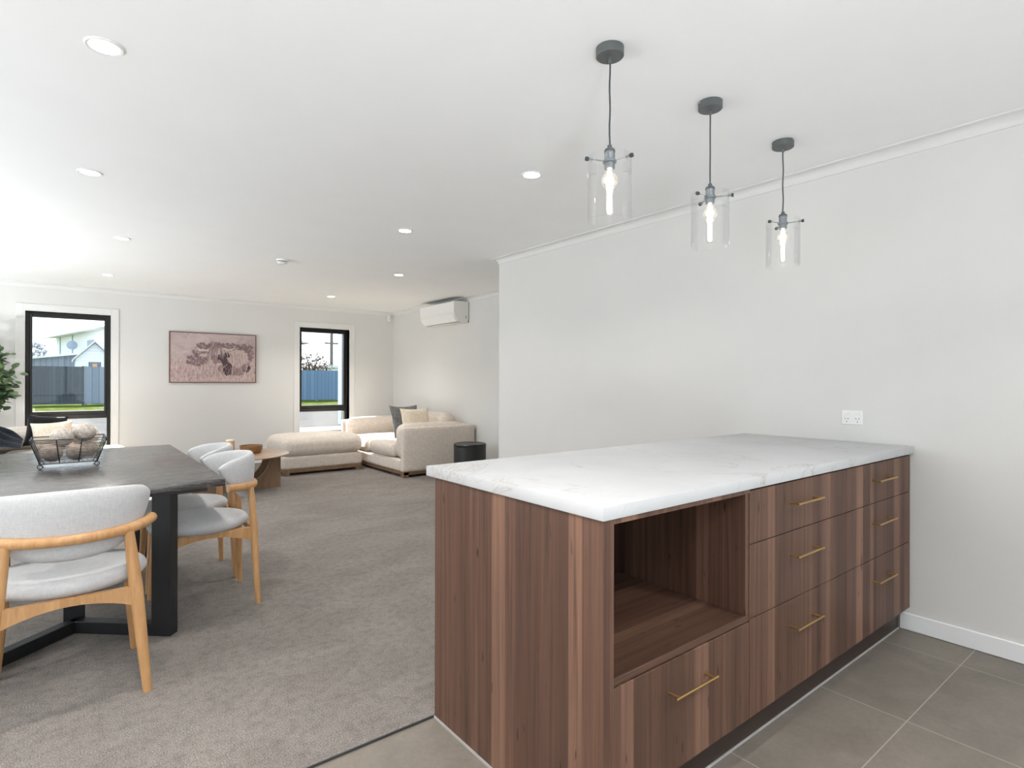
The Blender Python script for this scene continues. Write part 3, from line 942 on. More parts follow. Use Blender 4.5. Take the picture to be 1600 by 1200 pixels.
for pts in (([(0.56, 0.14), (0.60, 0.30), (0.65, 0.37)]), ([(0.50, 0.12), (0.52, 0.32), (0.57, 0.40)]), ([(0.70, 0.1), (0.72, 0.3), (0.70, 0.42)]), ([(0.90, 0.15), (0.93, 0.27), (0.985, 0.33)]), ([(0.86, 0.12), (0.89, 0.33), (0.97, 0.44)])):
    strand(pts, 0.010, 0.004, 5)
obj('print', b, print_mats(), t, None)
b = BM(); box(b, -PW / 2 + fw, PW / 2 - fw, -0.025, -0.004, -PH / 2 + fw, PH / 2 - fw); obj('backing_board', b, M['slot'], t)

# ------------------------------------------------------------------ dining table
TX0, TX1, TY0, TY1, TZ = -0.516, 0.586, 2.903, 4.69, 0.762
t = thing('dining_table', 'black stained oak dining table on angled black legs', 'table', ((TX0 + TX1) / 2, (TY0 + TY1) / 2, 0))
cx, cy = t.location.x, t.location.y
hx, hy = (TX1 - TX0) / 2, (TY1 - TY0) / 2
b = BM(); box(b, -hx, hx, -hy, hy, TZ - 0.036, TZ, 0.002, 2); obj('tabletop', b, M['blackoak'], t)
b = BM(); box(b, -hx + 0.065, hx - 0.065, -hy + 0.05, hy - 0.05, TZ - 0.060, TZ - 0.0365, 0.002, 1); obj('support_rail', b, M['blackleg'], t)
def obox(bm, c, dirv, L, Wd, z0, z1, bev=0.002):
    d = Vector((dirv[0], dirv[1], 0)).normalized()
    mt = Matrix.Translation((c[0], c[1], 0)) @ Matrix.Rotation(math.atan2(d.y, d.x), 4, 'Z')
    box(bm, -L / 2, L / 2, -Wd / 2, Wd / 2, z0, z1, bev, 1, mtx=mt)
for sy in (-1, 1):
    A = Vector((0.355, sy * (hy - 0.255))); V = Vector((0.0, sy * (hy - 0.575))); B = Vector((-0.355, A.y))
    for P_, Q_ in ((A, V), (B, V)):
        d = (Q_ - P_); ln = d.length; dn = d.normalized()
        b = BM()
        obox(b, P_ + dn * 0.02, dn, 0.095, 0.055, 0.0, TZ - 0.06)
        leg = obj('leg', b, M['blackleg'], t)
        b = BM(); c_ = (P_ + dn * 0.068 + V) / 2
        obox(b, c_, dn, ln - 0.068 + 0.012, 0.055, 0.0, 0.056)
        obj('foot_beam', b, M['blackleg'], t)
    b = BM()
    obox(b, V - Vector((0, sy * 0.052)), (1, 0), 0.085, 0.045, 0.0, TZ - 0.06)
    obj('centre_post', b, M['blackleg'], t)

# ------------------------------------------------------------------ dining chairs
def make_chair():
    t = thing('dining_chair', '', 'chair', (0, 0, 0), 0, 'dining chairs around the black table')
    # seat
    b = BM()
    prof = [(0, 0.412)]
    for k in range(0, 13):
        a = -PI / 2 + PI * k / 12
        prof.append((0.205 + 0.04 * math.cos(a), 0.444 + 0.032 * math.sin(a) * (1.0 if a > 0 else 1.0)))
    prof += [(0.15, 0.483), (0.08, 0.489), (0, 0.491)]
    rings = lathe(b, prof, (0, 0.015, 0), 48, 0, 0.93, 1.0)
    obj('seat', b, M['chairfab'], t, 60)
    # back pad and rail follow a deep U in plan
    def upath(R, s, cyo=-0.023, A=70.0, tail=0.09):
        """s in -1..1 -> (point, outward normal) on an arc that runs out into straight tails"""
        La = R * math.radians(A); tot = La + tail; d = abs(s) * tot; sg = 1 if s >= 0 else -1
        if d <= La:
            a = d / R; p = (R * math.sin(a), cyo - R * math.cos(a)); n = (math.sin(a), -math.cos(a))
        else:
            a = math.radians(A); e = d - La
            p = (R * math.sin(a) + e * math.cos(a), cyo - R * math.cos(a) + e * math.sin(a)); n = (math.sin(a), -math.cos(a))
        return (p[0] * sg, p[1]), (n[0] * sg, n[1])
    nS, nC = 44, 22
    b = BM(); rings = []
    for i in range(nS + 1):
        s2 = math.sin((-1 + 2 * i / nS) * PI / 2)
        (px_, py_), (nx_, ny_) = upath(0.206, s2, tail=0.06)
        e = max(0.0, 1 - abs(s2) ** 7) ** 0.5
        zt = 0.815 - 0.045 * s2 * s2
        zb = 0.552 + 0.135 * abs(s2) ** 2.4
        zm = (zt + zb) / 2 + 0.02 * abs(s2) ** 3; hh = (zt - zb) / 2 * e
        th = 0.030 * (0.35 + 0.65 * e) * (1 - 0.25 * abs(s2))
        ring = []
        for k in range(nC):
            a = 2 * PI * k / nC
            ca, sa = math.cos(a), math.sin(a)
            zz = zm + hh * math.copysign(abs(sa) ** 0.75, sa)
            o_ = th * math.copysign(abs(ca) ** 0.8, ca) + (zz - 0.64) * 0.08
            ring.append(b.verts.new((px_ + nx_ * o_, py_ + ny_ * o_, zz)))
        rings.append(ring)
    for r0, r1 in zip(rings[:-1], rings[1:]):
        for k in range(nC):
            j = (k + 1) % nC
            b.faces.new([r0[k], r1[k], r1[j], r0[j]])
    b.faces.new(rings[0]); b.faces.new(rings[-1][::-1])
    obj('backrest', b, M['chairfab'], t, 60, recalc=True)
    b = BM(); pts, rad = [], []
    for i in range(37):
        s = -1 + 2 * i / 36
        p, n_ = upath(0.240, s, tail=0.025)
        pts.append((p[0], p[1], 0.636 + 0.012 * s * s)); rad.append(0.0165 + 0.002 * abs(s))
    tube(b, pts, rad, 14, ell=1.15, up=(0, 0, 1)); obj('back_rail', b, M['oak'], t, 50)
    # legs
    for s in (-1, 1):
        b = BM()
        tube(b, [(s * 0.210, -0.240, 0), (s * 0.199, -0.233, 0.14), (s * 0.178, -0.224, 0.40), (s * 0.164, -0.217, 0.56), (s * 0.158, -0.213, 0.63)], [0.0135, 0.0165, 0.021, 0.0175, 0.0145], 16)
        obj('rear_leg', b, M['oak'], t, 50)
        b = BM()
        tube(b, [(s * 0.205, 0.222, 0), (s * 0.195, 0.212, 0.16), (s * 0.180, 0.198, 0.41)], [0.0135, 0.017, 0.0205], 16)
        obj('front_leg', b, M['oak'], t, 50)
    # arched seat rails
    def arch(n=12, x0=-0.17, x1=0.17):
        top, bot = [], []
        for k in range(n + 1):
            x = x0 + (x1 - x0) * k / n
            u = 2 * k / n - 1
            top.append((x, 0.416)); bot.append((x, 0.345 + 0.042 * (1 - u * u)))
        return top + bot[::-1]
    b = BM(); prism(b, arch(x0=-0.172, x1=0.172), 'Y', -0.236, -0.212); obj('seat_rail', b, M['oak'], t, 40)
    b = BM(); prism(b, arch(x0=-0.175, x1=0.175), 'Y', 0.190, 0.214); obj('seat_rail', b, M['oak'], t, 40)
    for s in (-1, 1):
        b = BM(); prism(b, arch(x0=-0.205, x1=0.19), 'X', s * 0.178 - 0.012, s * 0.178 + 0.012); obj('seat_rail', b, M['oak'], t, 40)
    return t
ch = make_chair()
ch['label'] = 'pale upholstered oak dining chair at the table side, nearer of the two side by side'
ch.location = (0.592, 3.510, 0); ch.rotation_euler = (0, 0, PI / 2)
front = copy_tree(ch, (0.013, 2.869, 0), 0.0, 'pale upholstered oak dining chair seen from behind at the near end of the table')
front.scale = (1.15, 1.0, 1.0)
copy_tree(ch, (0.592, 4.030, 0), PI / 2, 'pale upholstered oak dining chair at the table side, partly behind its twin')

# ------------------------------------------------------------------ wire basket of stones on the table
BXc, BYc = 0.015, 3.845
t = thing('wire_basket', 'black wire basket with curled feet holding pale stone balls', 'basket', (BXc, BYc, TZ), 0)
b0x, b0y, b1x, b1y, bz0, bz1 = 0.118, 0.092, 0.158, 0.125, 0.026, 0.150
def rect(f):
    x = b0x + (b1x - b0x) * f; y = b0y + (b1y - b0y) * f; z = bz0 + (bz1 - bz0) * f
    return [Vector((-x, -y, z)), Vector((x, -y, z)), Vector((x, y, z)), Vector((-x, y, z))]
b = BM()
for k in range(17):
    f = k / 17
    r = rect(f); r = [v + Vector((0, 0, random.uniform(-.0012, .0012))) for v in r]
    for i in range(4):
        tube(b, [r[i], r[(i + 1) % 4]], 0.0016, 5)
obj('wire_wrap', b, M['blackmetal'], t)
b = BM()
for f, rr in ((1.0, 0.0026), (0.0, 0.0026)):
    r = rect(f)
    for i in range(4):
        tube(b, [r[i], r[(i + 1) % 4]], rr, 8)
obj('rim_wire', b, M['blackmetal'], t)
b = BM()
r0, r1 = rect(0), rect(1.0)
for i in range(4):
    tube(b, [r0[i], r1[i]], 0.003, 8)
    for q in ((1 / 3, 2 / 3) if i % 2 == 0 else (0.5,)):
        tube(b, [r0[i].lerp(r0[(i + 1) % 4], q), r1[i].lerp(r1[(i + 1) % 4], q)], 0.0026, 8)
for q in range(1, 12):
    tube(b, [r0[0].lerp(r0[1], q / 12), r0[3].lerp(r0[2], q / 12)], 0.0014, 5)
obj('upright_wire', b, M['blackmetal'], t)
for i in range(4):
    b = BM()
    c = r0[i]; d = Vector((c.x, 0, 0)).normalized()
    pts = [c + Vector((0, 0, 0))]
    for k in range(13):
        a = PI / 2 + 2 * PI * k / 12
        pts.append(Vector((c.x + 0.0105 * math.cos(a) * d.x, c.y, 0.0128 + 0.0105 * math.sin(a))))
    tube(b, pts, 0.0022, 7); obj('curled_foot', b, M['blackmetal'], t)
balls = [(-0.030, -0.005, 0.154, 0.052, 'ball', 'speckled grey stone ball on top of the wire basket, left of the other top one'),
         (0.066, 0.045, 0.171, 0.052, 'ball', 'speckled grey stone ball on top at the right rear of the wire basket'),
         (-0.082, 0.045, 0.075, 0.045, 'ball2', 'beige stone ball low in the rear left corner of the wire basket'),
         (0.030, -0.052, 0.075, 0.045, 'ball2', 'beige stone ball low against the front wires of the basket'),
         (-0.070, -0.052, 0.075, 0.045, 'ball2', 'beige stone ball low in the front left corner of the wire basket'),
         (0.085, 0.048, 0.075, 0.045, 'ball2', 'beige stone ball low in the rear right corner of the wire basket')]
BALLS = []
for x, y, z, r, m, lab in sorted(balls, key=lambda q: q[2]):
    b = BM()
    bmesh.ops.create_uvsphere(b, u_segments=28, v_segments=18, radius=r)
    for v in b.verts:
        v.co += v.co.normalized() * noise.noise(v.co * 22 + Vector((x * 50, y * 50, 0))) * 0.002
        v.co.z *= 0.94
    o = obj('stone_ball', b, M[m]); o.location = (BXc + x, BYc + y, TZ + z)
    tag(o, lab, 'decor ball', 'stone balls in the wire basket')
    settle(o, [t] + BALLS, (-0.0015 * (1 if x > 0 else -1), -0.001 * (1 if y > 0 else -1), 0.003)); BALLS.append(o)

# ------------------------------------------------------------------ right sofa, ottoman and its cushions
SX0, SX1, SY0, SY1 = 3.325, 4.415, 6.42, 8.47
SOFA_R = t = thing('sofa', 'oatmeal linen sofa with padded arms standing under the heat pump', 'sofa', (SX0, SY0, 0))
W_, L_ = SX1 - SX0, SY1 - SY0
b = BM(); box(b, 0.02, W_ - 0.02, 0.02, L_ - 0.02, 0.03, 0.075, 0.004, 1); obj('plinth_frame', b, M['browneroak'], t)
for x in (0.05, W_ - 0.09):
    for y in (0.02, L_ - 0.10):
        b = BM(); box(b, x - 0.04, x + 0.04, y, y + 0.08, 0.0, 0.07, 0.004, 1); obj('foot', b, M['browneroak'], t)
b = BM(); cushion(b, 0.0, W_, 0.075, L_ - 0.075, 0.075, 0.225, 0.025, n=10); obj('base', b, M['sofafab'], t, 60)
for y0, y1 in ((0, 0.085), (L_ - 0.085, L_)):
    b = BM(); cushion(b, 0.0, W_, y0, y1, 0.072, 0.632, 0.022, n=12); obj('arm_panel', b, M['sofafab'], t, 60)
b = BM(); cushion(b, W_ - 0.09, W_, 0.085, L_ - 0.085, 0.20, 0.632, 0.022, n=10); obj('back_panel', b, M['sofafab'], t, 60)
for y0, y1 in ((0.085, 0.30), (L_ - 0.30, L_ - 0.085)):
    b = BM(); cushion(b, 0.015, W_ - 0.10, y0, y1, 0.225, 0.665, 0.10, 0.012, n=16, wob=0.005, seed=y0); obj('arm_cushion', b, M['sofafab'], t, 60)
for k, (y0, y1) in enumerate(((0.305, 1.02), (1.03, L_ - 0.305))):
    b = BM(); cushion(b, -0.02, W_ - 0.26, y0, y1, 0.225, 0.425, 0.085, 0.02, n=16, wob=0.005, seed=k * 3.1); obj('seat_cushion', b, M['sofafab'], t, 60)
    b = BM(); cushion(b, W_ - 0.32, W_ - 0.09, y0, y1, 0.43, 0.765, 0.10, 0.02, n=16, wob=0.005, seed=k * 5.1 + 2, puffx=0.02); obj('back_cushion', b, M['sofafab'], t, 60)
def place_pillow(name, c, w, h, th, rz, tilt, m, lab, seed, roll=0.0):
    b = BM()
    mt = Matrix.Rotation(rz, 4, 'Z') @ Matrix.Rotation(tilt, 4, 'X') @ Matrix.Rotation(roll, 4, 'Y')
    pillow(b, w, h, th, mt, seed=seed)
    o = obj(name, b, M[m], None, 70, recalc=True); o.location = c
    return tag(o, lab, 'cushion')
pg = place_pillow('cushion', (3.72, 7.10, 0.66), 0.46, 0.46, 0.13, 0.12, -0.30, 'greyfab', 'slate grey square cushion standing behind the cream one on the right sofa', 1.3)
pc = place_pillow('cushion', (3.80, 6.92, 0.625), 0.44, 0.42, 0.15, 0.0, -0.22, 'cream', 'cream square cushion leaning in the near corner of the right sofa', 4.2)
settle(pc, [SOFA_R], (-0.002, 0.004, 0.003)); settle(pg, [SOFA_R, pc], (-0.001, 0.005, 0.003))

t = thing('ottoman', 'oatmeal linen ottoman with a thick rounded top below the right window', 'ottoman', (2.18, 7.48, 0))
W_, L_ = 1.07, 0.78
b = BM(); box(b, 0.03, W_ - 0.01, 0.01, L_ - 0.02, 0.03, 0.075, 0.004, 1); obj('plinth_frame', b, M['browneroak'], t)
for x in (0.05, W_ - 0.06):
    for y in (0.0, L_ - 0.10):
        b = BM(); box(b, x - 0.035, x + 0.035, y, y + 0.08, 0.0, 0.068, 0.004, 1); obj('foot', b, M['browneroak'], t)
b = BM(); cushion(b, 0.0, W_, 0.0, L_, 0.072, 0.245, 0.035, n=12); obj('base', b, M['sofafab'], t, 60)
b = BM(); cushion(b, -0.02, W_ + 0.01, -0.03, L_, 0.235, 0.485, 0.11, 0.03, n=18, wob=0.005, seed=9); obj('top_cushion', b, M['sofafab'], t, 60)

# black leather stool
t = thing('round_stool', 'black leather drum stool beside the near arm of the right sofa', 'stool', (4.0, 5.93, 0))
b = BM(); lathe(b, [(0, 0.012), (0.195, 0.012), (0.203, 0.02), (0.203, 0.405), (0.199, 0.41), (0, 0.41)], seg=48); obj('body', b, M['leather'], t)
b = BM(); lathe(b, [(0, 0.41), (0.200, 0.41), (0.2045, 0.417), (0.2045, 0.432), (0.196, 0.443), (0.17, 0.446), (0.16, 0.440), (0, 0.440)], seg=48); obj('top', b, M['leather'], t)
b = BM(); lathe(b, [(0, 0.0), (0.185, 0.0), (0.19, 0.012), (0, 0.012)], seg=40); obj('base', b, M['blackmetal'], t)
b = BM(); tube(b, [(0.2045 * math.cos(2 * PI * k / 48), 0.2045 * math.sin(2 * PI * k / 48), 0.412) for k in range(49)], 0.003, 6, cap=False); obj('piping', b, M['leather'], t)

# coffee table with half-moon cut-outs
CT = (1.50, 6.86)
t = thing('coffee_table', 'round brown timber coffee table on crossed panels with half-moon cut-outs', 'coffee table', (CT[0], CT[1], 0), 0.0)
b = BM(); lathe(b, [(0, 0.385), (0.535, 0.385), (0.545, 0.390), (0.545, 0.398), (0.535, 0.405), (0, 0.405)], seg=64); obj('tabletop', b, grainwood('brown_oak_top', (0.30, 0.20, 0.125), (0.43, 0.30, 0.20), (1.6, 16, 16), 0.32), t, 40)
def moon():
    poly = [(-0.45, 0.0), (0.45, 0.0), (0.45, 0.385), (0.345, 0.385)]
    for k in range(1, 24):
        a = PI * k / 24
        poly.append((0.345 * math.cos(a), 0.385 - 0.33 * math.sin(a)))
    poly += [(-0.345, 0.385), (-0.45, 0.385)]
    return poly
b = BM(); prism(b, moon(), 'Y', -0.075, -0.04); obj('leg_panel', b, M['browneroak'], t, 30, recalc=True)
b = BM(); prism(b, moon(), 'Y', 0.20, 0.235); obj('leg_panel', b, M['browneroak'], t, 30, recalc=True)

t = thing('candle', 'cream candle in a pale amber glass jar on the coffee table', 'candle', (1.43, 6.86, 0.4055))
b = BM(); lathe(b, [(0, 0), (0.046, 0), (0.048, 0.004), (0.048, 0.150), (0.044, 0.150), (0.044, 0.135), (0, 0.135)], seg=32); obj('jar', b, M['amber'], t)
b = BM(); lathe(b, [(0, 0.1352), (0.043, 0.1352), (0.043, 0.160), (0.03, 0.163), (0, 0.161)], seg=28); obj('wax', b, M['wax'], t)
b = BM(); tube(b, [(0, 0, 0.158), (0.001, 0, 0.174)], 0.0022, 6); obj('wick', b, M['wax'], t)
b = BM(); lathe(b, [(0, 0), (0.095, 0), (0.102, 0.008), (0.116, 0.045), (0.120, 0.088), (0.113, 0.088), (0.108, 0.05), (0.09, 0.014), (0, 0.012)], seg=44)
o = obj('wooden_bowl', b, M['bowlwood'], None, 40); o.location = (1.645, 6.84, 0.4055)
tag(o, 'brown acacia wood bowl beside the candle on the coffee table', 'bowl')

# ------------------------------------------------------------------ left sofa under the window, cushions, throw, plant
LX0, LX1, LY0, LY1 = -1.75, 0.55, 7.60, 8.52
SOFA_L = t = thing('sofa', 'oatmeal linen sofa below the left window, behind the dining table', 'sofa', (LX0, LY0, 0))
W_, L_ = LX1 - LX0, LY1 - LY0
b = BM(); box(b, 0.02, W_ - 0.02, 0.02, L_ - 0.02, 0.03, 0.075, 0.004, 1); obj('plinth_frame', b, M['browneroak'], t)
for x in (0.05, W_ - 0.06):
    for y in (0.01, L_ - 0.10):
        b = BM(); box(b, x - 0.04, x + 0.04, y, y + 0.08, 0.0, 0.07, 0.004, 1); obj('foot', b, M['browneroak'], t)
b = BM(); cushion(b, 0, W_, 0, L_, 0.075, 0.235, 0.03, n=12); obj('base', b, M['sofafab'], t, 60)
b = BM(); cushion(b, 0, 0.09, 0, L_ - 0.09, 0.23, 0.60, 0.022, n=10); obj('arm_panel', b, M['sofafab'], t, 60)
b = BM(); cushion(b, 0.0, W_ - 0.28, L_ - 0.09, L_, 0.23, 0.62, 0.022, n=10); obj('back_panel', b, M['sofafab'], t, 60)
for k, (x0, x1) in enumerate(((0.10, 1.20), (1.21, W_ + 0.03))):
    b = BM(); cushion(b, x0, x1, -0.03, L_ - 0.24, 0.235, 0.455, 0.10, 0.02, n=16, wob=0.005, seed=k * 2.7 + 20); obj('seat_cushion', b, M['sofafab'], t, 60)
for k, (x0, x1) in enumerate(((0.10, 1.08), (1.09, W_ - 0.24))):
    b = BM(); cushion(b, x0, x1, L_ - 0.34, L_ - 0.095, 0.45, 0.69, 0.10, 0.02, n=16, wob=0.005, seed=k * 4.7 + 30); obj('back_cushion', b, M['sofafab'], t, 60)
pb = place_pillow('cushion', (-0.17, 8.08, 0.62), 0.36, 0.36, 0.13, 0.10, -0.35, 'blackfab', 'black square cushion at the back of the left sofa, behind the pale one', 7.7, 0.12)
settle(pb, [SOFA_L], (0, -0.003, 0.004))
pd = place_pillow('cushion', (-0.11, 7.92, 0.60), 0.36, 0.30, 0.14, 0.05, -0.40, 'cream', 'cream cushion in front of the black one on the left sofa', 5.1, -0.05)
settle(pd, [SOFA_L, pb], (0, -0.004, 0.003))
# navy throw folded over the left part of the sofa
b = BM()
nx, ny = 26, 22
g = {}
for i in range(nx + 1):
    for j in range(ny + 1):
        u, v = i / nx, j / ny
        x = -1.12 + 0.76 * u; y = 7.575 + 0.50 * v
        h = 0.508 + 0.25 * max(0, math.sin(PI * u * 0.9)) * (0.3 + 0.7 * v) + 0.03 * math.sin(v * 16 + u * 5) * math.sin(PI * u) + 0.02 * noise.noise(Vector((u * 5, v * 5, 1)))
        g[i, j] = (b.verts.new((x, y, h)))
for i in range(nx):
    for j in range(ny):
        b.faces.new([g[i, j], g[i + 1, j], g[i + 1, j + 1], g[i, j + 1]])
r = bmesh.ops.solidify(b, geom=list(b.faces), thickness=0.018)
o = obj('throw_blanket', b, M['navyfab'], None, 70, recalc=True)
settle(o, [SOFA_L, pb, pd], (0, -0.002, 0.004))
tag(o, 'rumpled dark navy throw heaped on the left end of the left sofa', 'throw')

# plant
PX, PYy = -0.86, 8.56
t = thing('potted_plant', 'tall leafy green houseplant with round leaves beside the left window', 'plant', (PX, 8.75, 0))
# ------------------------------------------------ (kept clear of the sofa: stands behind its end)
b = BM(); lathe(b, [(0, 0.0), (0.06, 0.0), (0.075, 0.15), (0.08, 0.25), (0.072, 0.25), (0.068, 0.2), (0, 0.2)], seg=32); pot = obj('pot', b, M['plastic'], t)
b = BM(); lathe(b, [(0, 0.205), (0.067, 0.205), (0, 0.21)], seg=24); obj('soil', b, M['slot'], pot)
rnd = random.Random(11)
bs, bl = BM(), BM()
def leaf(bm, p, d, nrm, L):
    d = d.normalized(); w = d.cross(nrm).normalized(); nn = w.cross(d)
    prof = [(0.0, 0.06), (0.15, 0.55), (0.4, 0.95), (0.65, 0.92), (0.85, 0.6), (1.0, 0.02)]
    rows = []
    for tt, ww in prof:
        c = p + d * L * tt + nn * (-0.12 * L * tt * tt)
        rows.append([bm.verts.new(c - w * L * 0.44 * ww + nn * 0.07 * L * ww), bm.verts.new(c), bm.verts.new(c + w * L * 0.44 * ww + nn * 0.07 * L * ww)])
    for a, c in zip(rows[:-1], rows[1:]):
        bm.faces.new([a[0], a[1], c[1], c[0]]); bm.faces.new([a[1], a[2], c[2], c[1]])
trunk_top = Vector((0.05, -0.06, 1.55))
tube(bs, [(0, 0, 0.2), (0.01, -0.01, 0.7), (0.03, -0.03, 1.15), trunk_top], [0.012, 0.011, 0.009, 0.006], 8)
ends = []
spots = [(0.30, -0.10, 1.36), (0.34, -0.05, 1.28), (0.36, -0.12, 1.12), (0.30, -0.15, 1.05), (0.26, -0.1, 1.52), (0.20, -0.15, 1.66), (0.22, -0.08, 1.42),
         (0.24, -0.18, 1.18), (0.28, -0.05, 0.98), (0.10, -0.12, 1.72), (0.05, -0.2, 1.5), (0.0, -0.2, 1.3), (-0.15, -0.05, 1.5), (-0.2, -0.1, 1.3), (-0.12, -0.15, 1.68), (0.15, -0.22, 1.06), (0.18, -0.2, 1.30), (-0.05, -0.1, 1.1), (-0.25, -0.05, 1.45), (0.28, -0.12, 1.22)]
for q in spots:
    e = Vector(q)
    s0 = Vector((0.03, -0.03, min(1.45, e.z - 0.18)))
    mid = s0.lerp(e, 0.5) + Vector((0, 0, 0.05))
    tube(bs, [s0, mid, e], [0.005, 0.004, 0.0025], 6)
    for k in range(30):
        p = mid.lerp(e, rnd.uniform(0.2, 1.0)) + Vector((rnd.gauss(0, 0.045), rnd.gauss(0, 0.045), rnd.gauss(0, 0.055)))
        d = (p - s0).normalized() * 0.5 + Vector((rnd.uniform(-1, 1), rnd.uniform(-1, 1), rnd.uniform(-0.8, 0.5)))
        if p.y > 0.13:
            p.y = 0.13
        leaf(bl, p, d, Vector((rnd.uniform(-.5, .5), -0.5 + rnd.uniform(-.4, .4), 1)), rnd.uniform(0.06, 0.10))
obj('stem', bs, M['browneroak'], t); obj('foliage', bl, M['leaf'], t, 50)
# ------------------------------------------------------------------ outside
def weatherboard(name, col, pitch, line=0.72):
    m, nt, b_ = mat_new(name)
    tc = N(nt, 'ShaderNodeTexCoord'); sep = N(nt, 'ShaderNodeSeparateXYZ'); nt.links.new(tc.outputs['Object'], sep.inputs[0])
    f = math_n(nt, 'FRACT', math_n(nt, 'DIVIDE', sep.outputs[2], pitch))
    c = ramp(nt, f, [(0.0, tuple(x * line for x in col)), (0.10, tuple(x * line for x in col)), (0.14, col)])
    nt.links.new(c, b_.inputs['Base Color']); b_.inputs['Roughness'].default_value = 0.7
    bump(nt, b_, f, 0.4, 0.02)
    return m
def paling(name, c1, c2, pitch):
    m, nt, b_ = mat_new(name)
    tc = N(nt, 'ShaderNodeTexCoord'); sep = N(nt, 'ShaderNodeSeparateXYZ'); nt.links.new(tc.outputs['Object'], sep.inputs[0])
    x = math_n(nt, 'DIVIDE', sep.outputs[0], pitch)
    wn = N(nt, 'ShaderNodeTexWhiteNoise', noise_dimensions='1D'); nt.links.new(math_n(nt, 'FLOOR', x), wn.inputs['W'])
    c = ramp(nt, wn.outputs['Value'], [(0, c1), (1, c2)])
    e = math_n(nt, 'LESS_THAN', math_n(nt, 'FRACT', x), 0.1)
    c = mix(nt, c, tuple(v * 0.6 for v in c1), e)
    nt.links.new(c, b_.inputs['Base Color']); b_.inputs['Roughness'].default_value = 0.8
    return m
def grassmat(name='lawn_grass'):
    m, nt, b_ = mat_new(name)
    v = mapping(nt, (1, 1, 1))
    c = ramp(nt, noise_node(nt, v, 1.2, 5, 0.7), [(0.3, (0.030, 0.048, 0.014)), (0.5, (0.075, 0.098, 0.024)), (0.7, (0.16, 0.17, 0.042))])
    nt.links.new(c, b_.inputs['Base Color']); b_.inputs['Roughness'].default_value = 1.0; b_.inputs['Specular IOR Level'].default_value = 0.0
    bump(nt, b_, noise_node(nt, v, 14, 4, 0.7), 1.0, 0.05)
    return m
def concretemat():
    m, nt, b_ = mat_new('grey_concrete')
    v = mapping(nt, (1, 1, 1))
    c = ramp(nt, noise_node(nt, v, 2.0, 5, 0.7), [(0.3, (0.085, 0.082, 0.08)), (0.7, (0.125, 0.122, 0.118))])
    nt.links.new(c, b_.inputs['Base Color']); b_.inputs['Roughness'].default_value = 1.0; b_.inputs['Specular IOR Level'].default_value = 0.0
    return m
GZ = -0.06
M['lawn'] = grassmat(); M['concrete'] = concretemat()
M['stonekerb'] = plain('concrete_kerb', (0.22, 0.22, 0.215), 1.0, 0.0, 0.0)
M['kerb'] = plain('pale_kerb', (0.66, 0.66, 0.65), 0.8)
M['white_board'] = weatherboard('white_weatherboard', (0.74, 0.76, 0.80), 0.19, 0.8)
M['roof_pale'] = plain('pale_metal_roof', (0.55, 0.56, 0.57), 0.5)
M['roof_dark'] = plain('dark_roof_edge', (0.10, 0.12, 0.15), 0.6)
M['blue_board'] = weatherboard('blue_grey_boards', (0.07, 0.095, 0.125), 0.30, 0.6)
M['blue_trim'] = plain('pale_blue_corner_board', (0.26, 0.33, 0.42), 0.6)
M['darkfence'] = paling('dark_slate_palings', (0.035, 0.045, 0.058), (0.055, 0.068, 0.085), 0.15)
M['lightfence'] = paling('blue_grey_palings', (0.15, 0.19, 0.245), (0.20, 0.245, 0.30), 0.30)
M['bluefence'] = paling('steel_blue_palings', (0.095, 0.165, 0.255), (0.125, 0.205, 0.305), 0.24)
M['twig'] = plain('brown_bare_twigs', (0.09, 0.055, 0.04), 0.9)
M['farleaf'] = plain('haze_paled_leaves', (0.27, 0.30, 0.34), 0.9)  # pale blue-grey: distance haze put into the leaf colour
M['timberpole'] = plain('weathered_pole', (0.09, 0.085, 0.08), 0.9)

def strip(name, x0, x1, y0, y1, z0, z1, m):
    b = BM(); box(b, x0, x1, y0, y1, z0, z1); o = struct(name, b, m); return o
strip('ground_near_lawn', -3.46, 40, YF + WT, 14.3, GZ - 0.2, GZ, M['lawn'])
strip('ground_kerb', -3.46, 40, 14.3, 15.6, GZ - 0.2, GZ + 0.02, M['stonekerb'])
strip('ground_driveway', -30, 40, 15.6, 31.0, GZ - 0.2, GZ, M['concrete'])
strip('ground_far_lawn', -30, 40, 31.0, 95.0, GZ - 0.2, GZ, M['lawn'])
strip('ground_patio', -30, -3.46, -25, 15.6, GZ - 0.2, GZ - 0.03, M['kerb'])  # unseen paving, kept pale to bounce sunlight up to the ceiling
strip('ground_path', -3.46, 40, -25, YB - WT, GZ - 0.2, GZ - 0.03, M['kerb'])

FY = 37.3
def fence(name, x0, x1, m, h, lab, rail=None, postm=None):
    t = thing(name, lab, 'fence', (x0, FY, GZ), 0)
    L = x1 - x0
    b = BM(); box(b, 0, L, 0, 0.03, 0.06, h); obj('fence_panel', b, m, t)
    n = max(2, int(L / 2.4) + 1)
    for k in range(n):
        x = min(L - 0.06, max(0.06, L * k / (n - 1)))
        b = BM(); box(b, x - 0.05, x + 0.05, 0.03, 0.12, 0, h + 0.03, 0.005, 1); obj('fence_post', b, postm or m, t)
    if rail:
        for z in rail:
            b = BM(); box(b, 0, L, -0.045, 0, z, z + 0.09, 0.005, 1); obj('rail', b, m, t)
    return t
fence('boundary_fence', -7.0, 0.77, M['darkfence'], 2.02, 'dark slate paling fence seen through the left window', rail=(0.55,))
fence('boundary_fence', 0.78, 8.0, M['lightfence'], 2.02, 'lighter blue-grey fence at the right side of the left window view')
fence('boundary_fence', 8.02, 18.0, M['bluefence'], 2.00, 'steel blue ribbed fence seen through the right window', postm=M['blue_trim'])

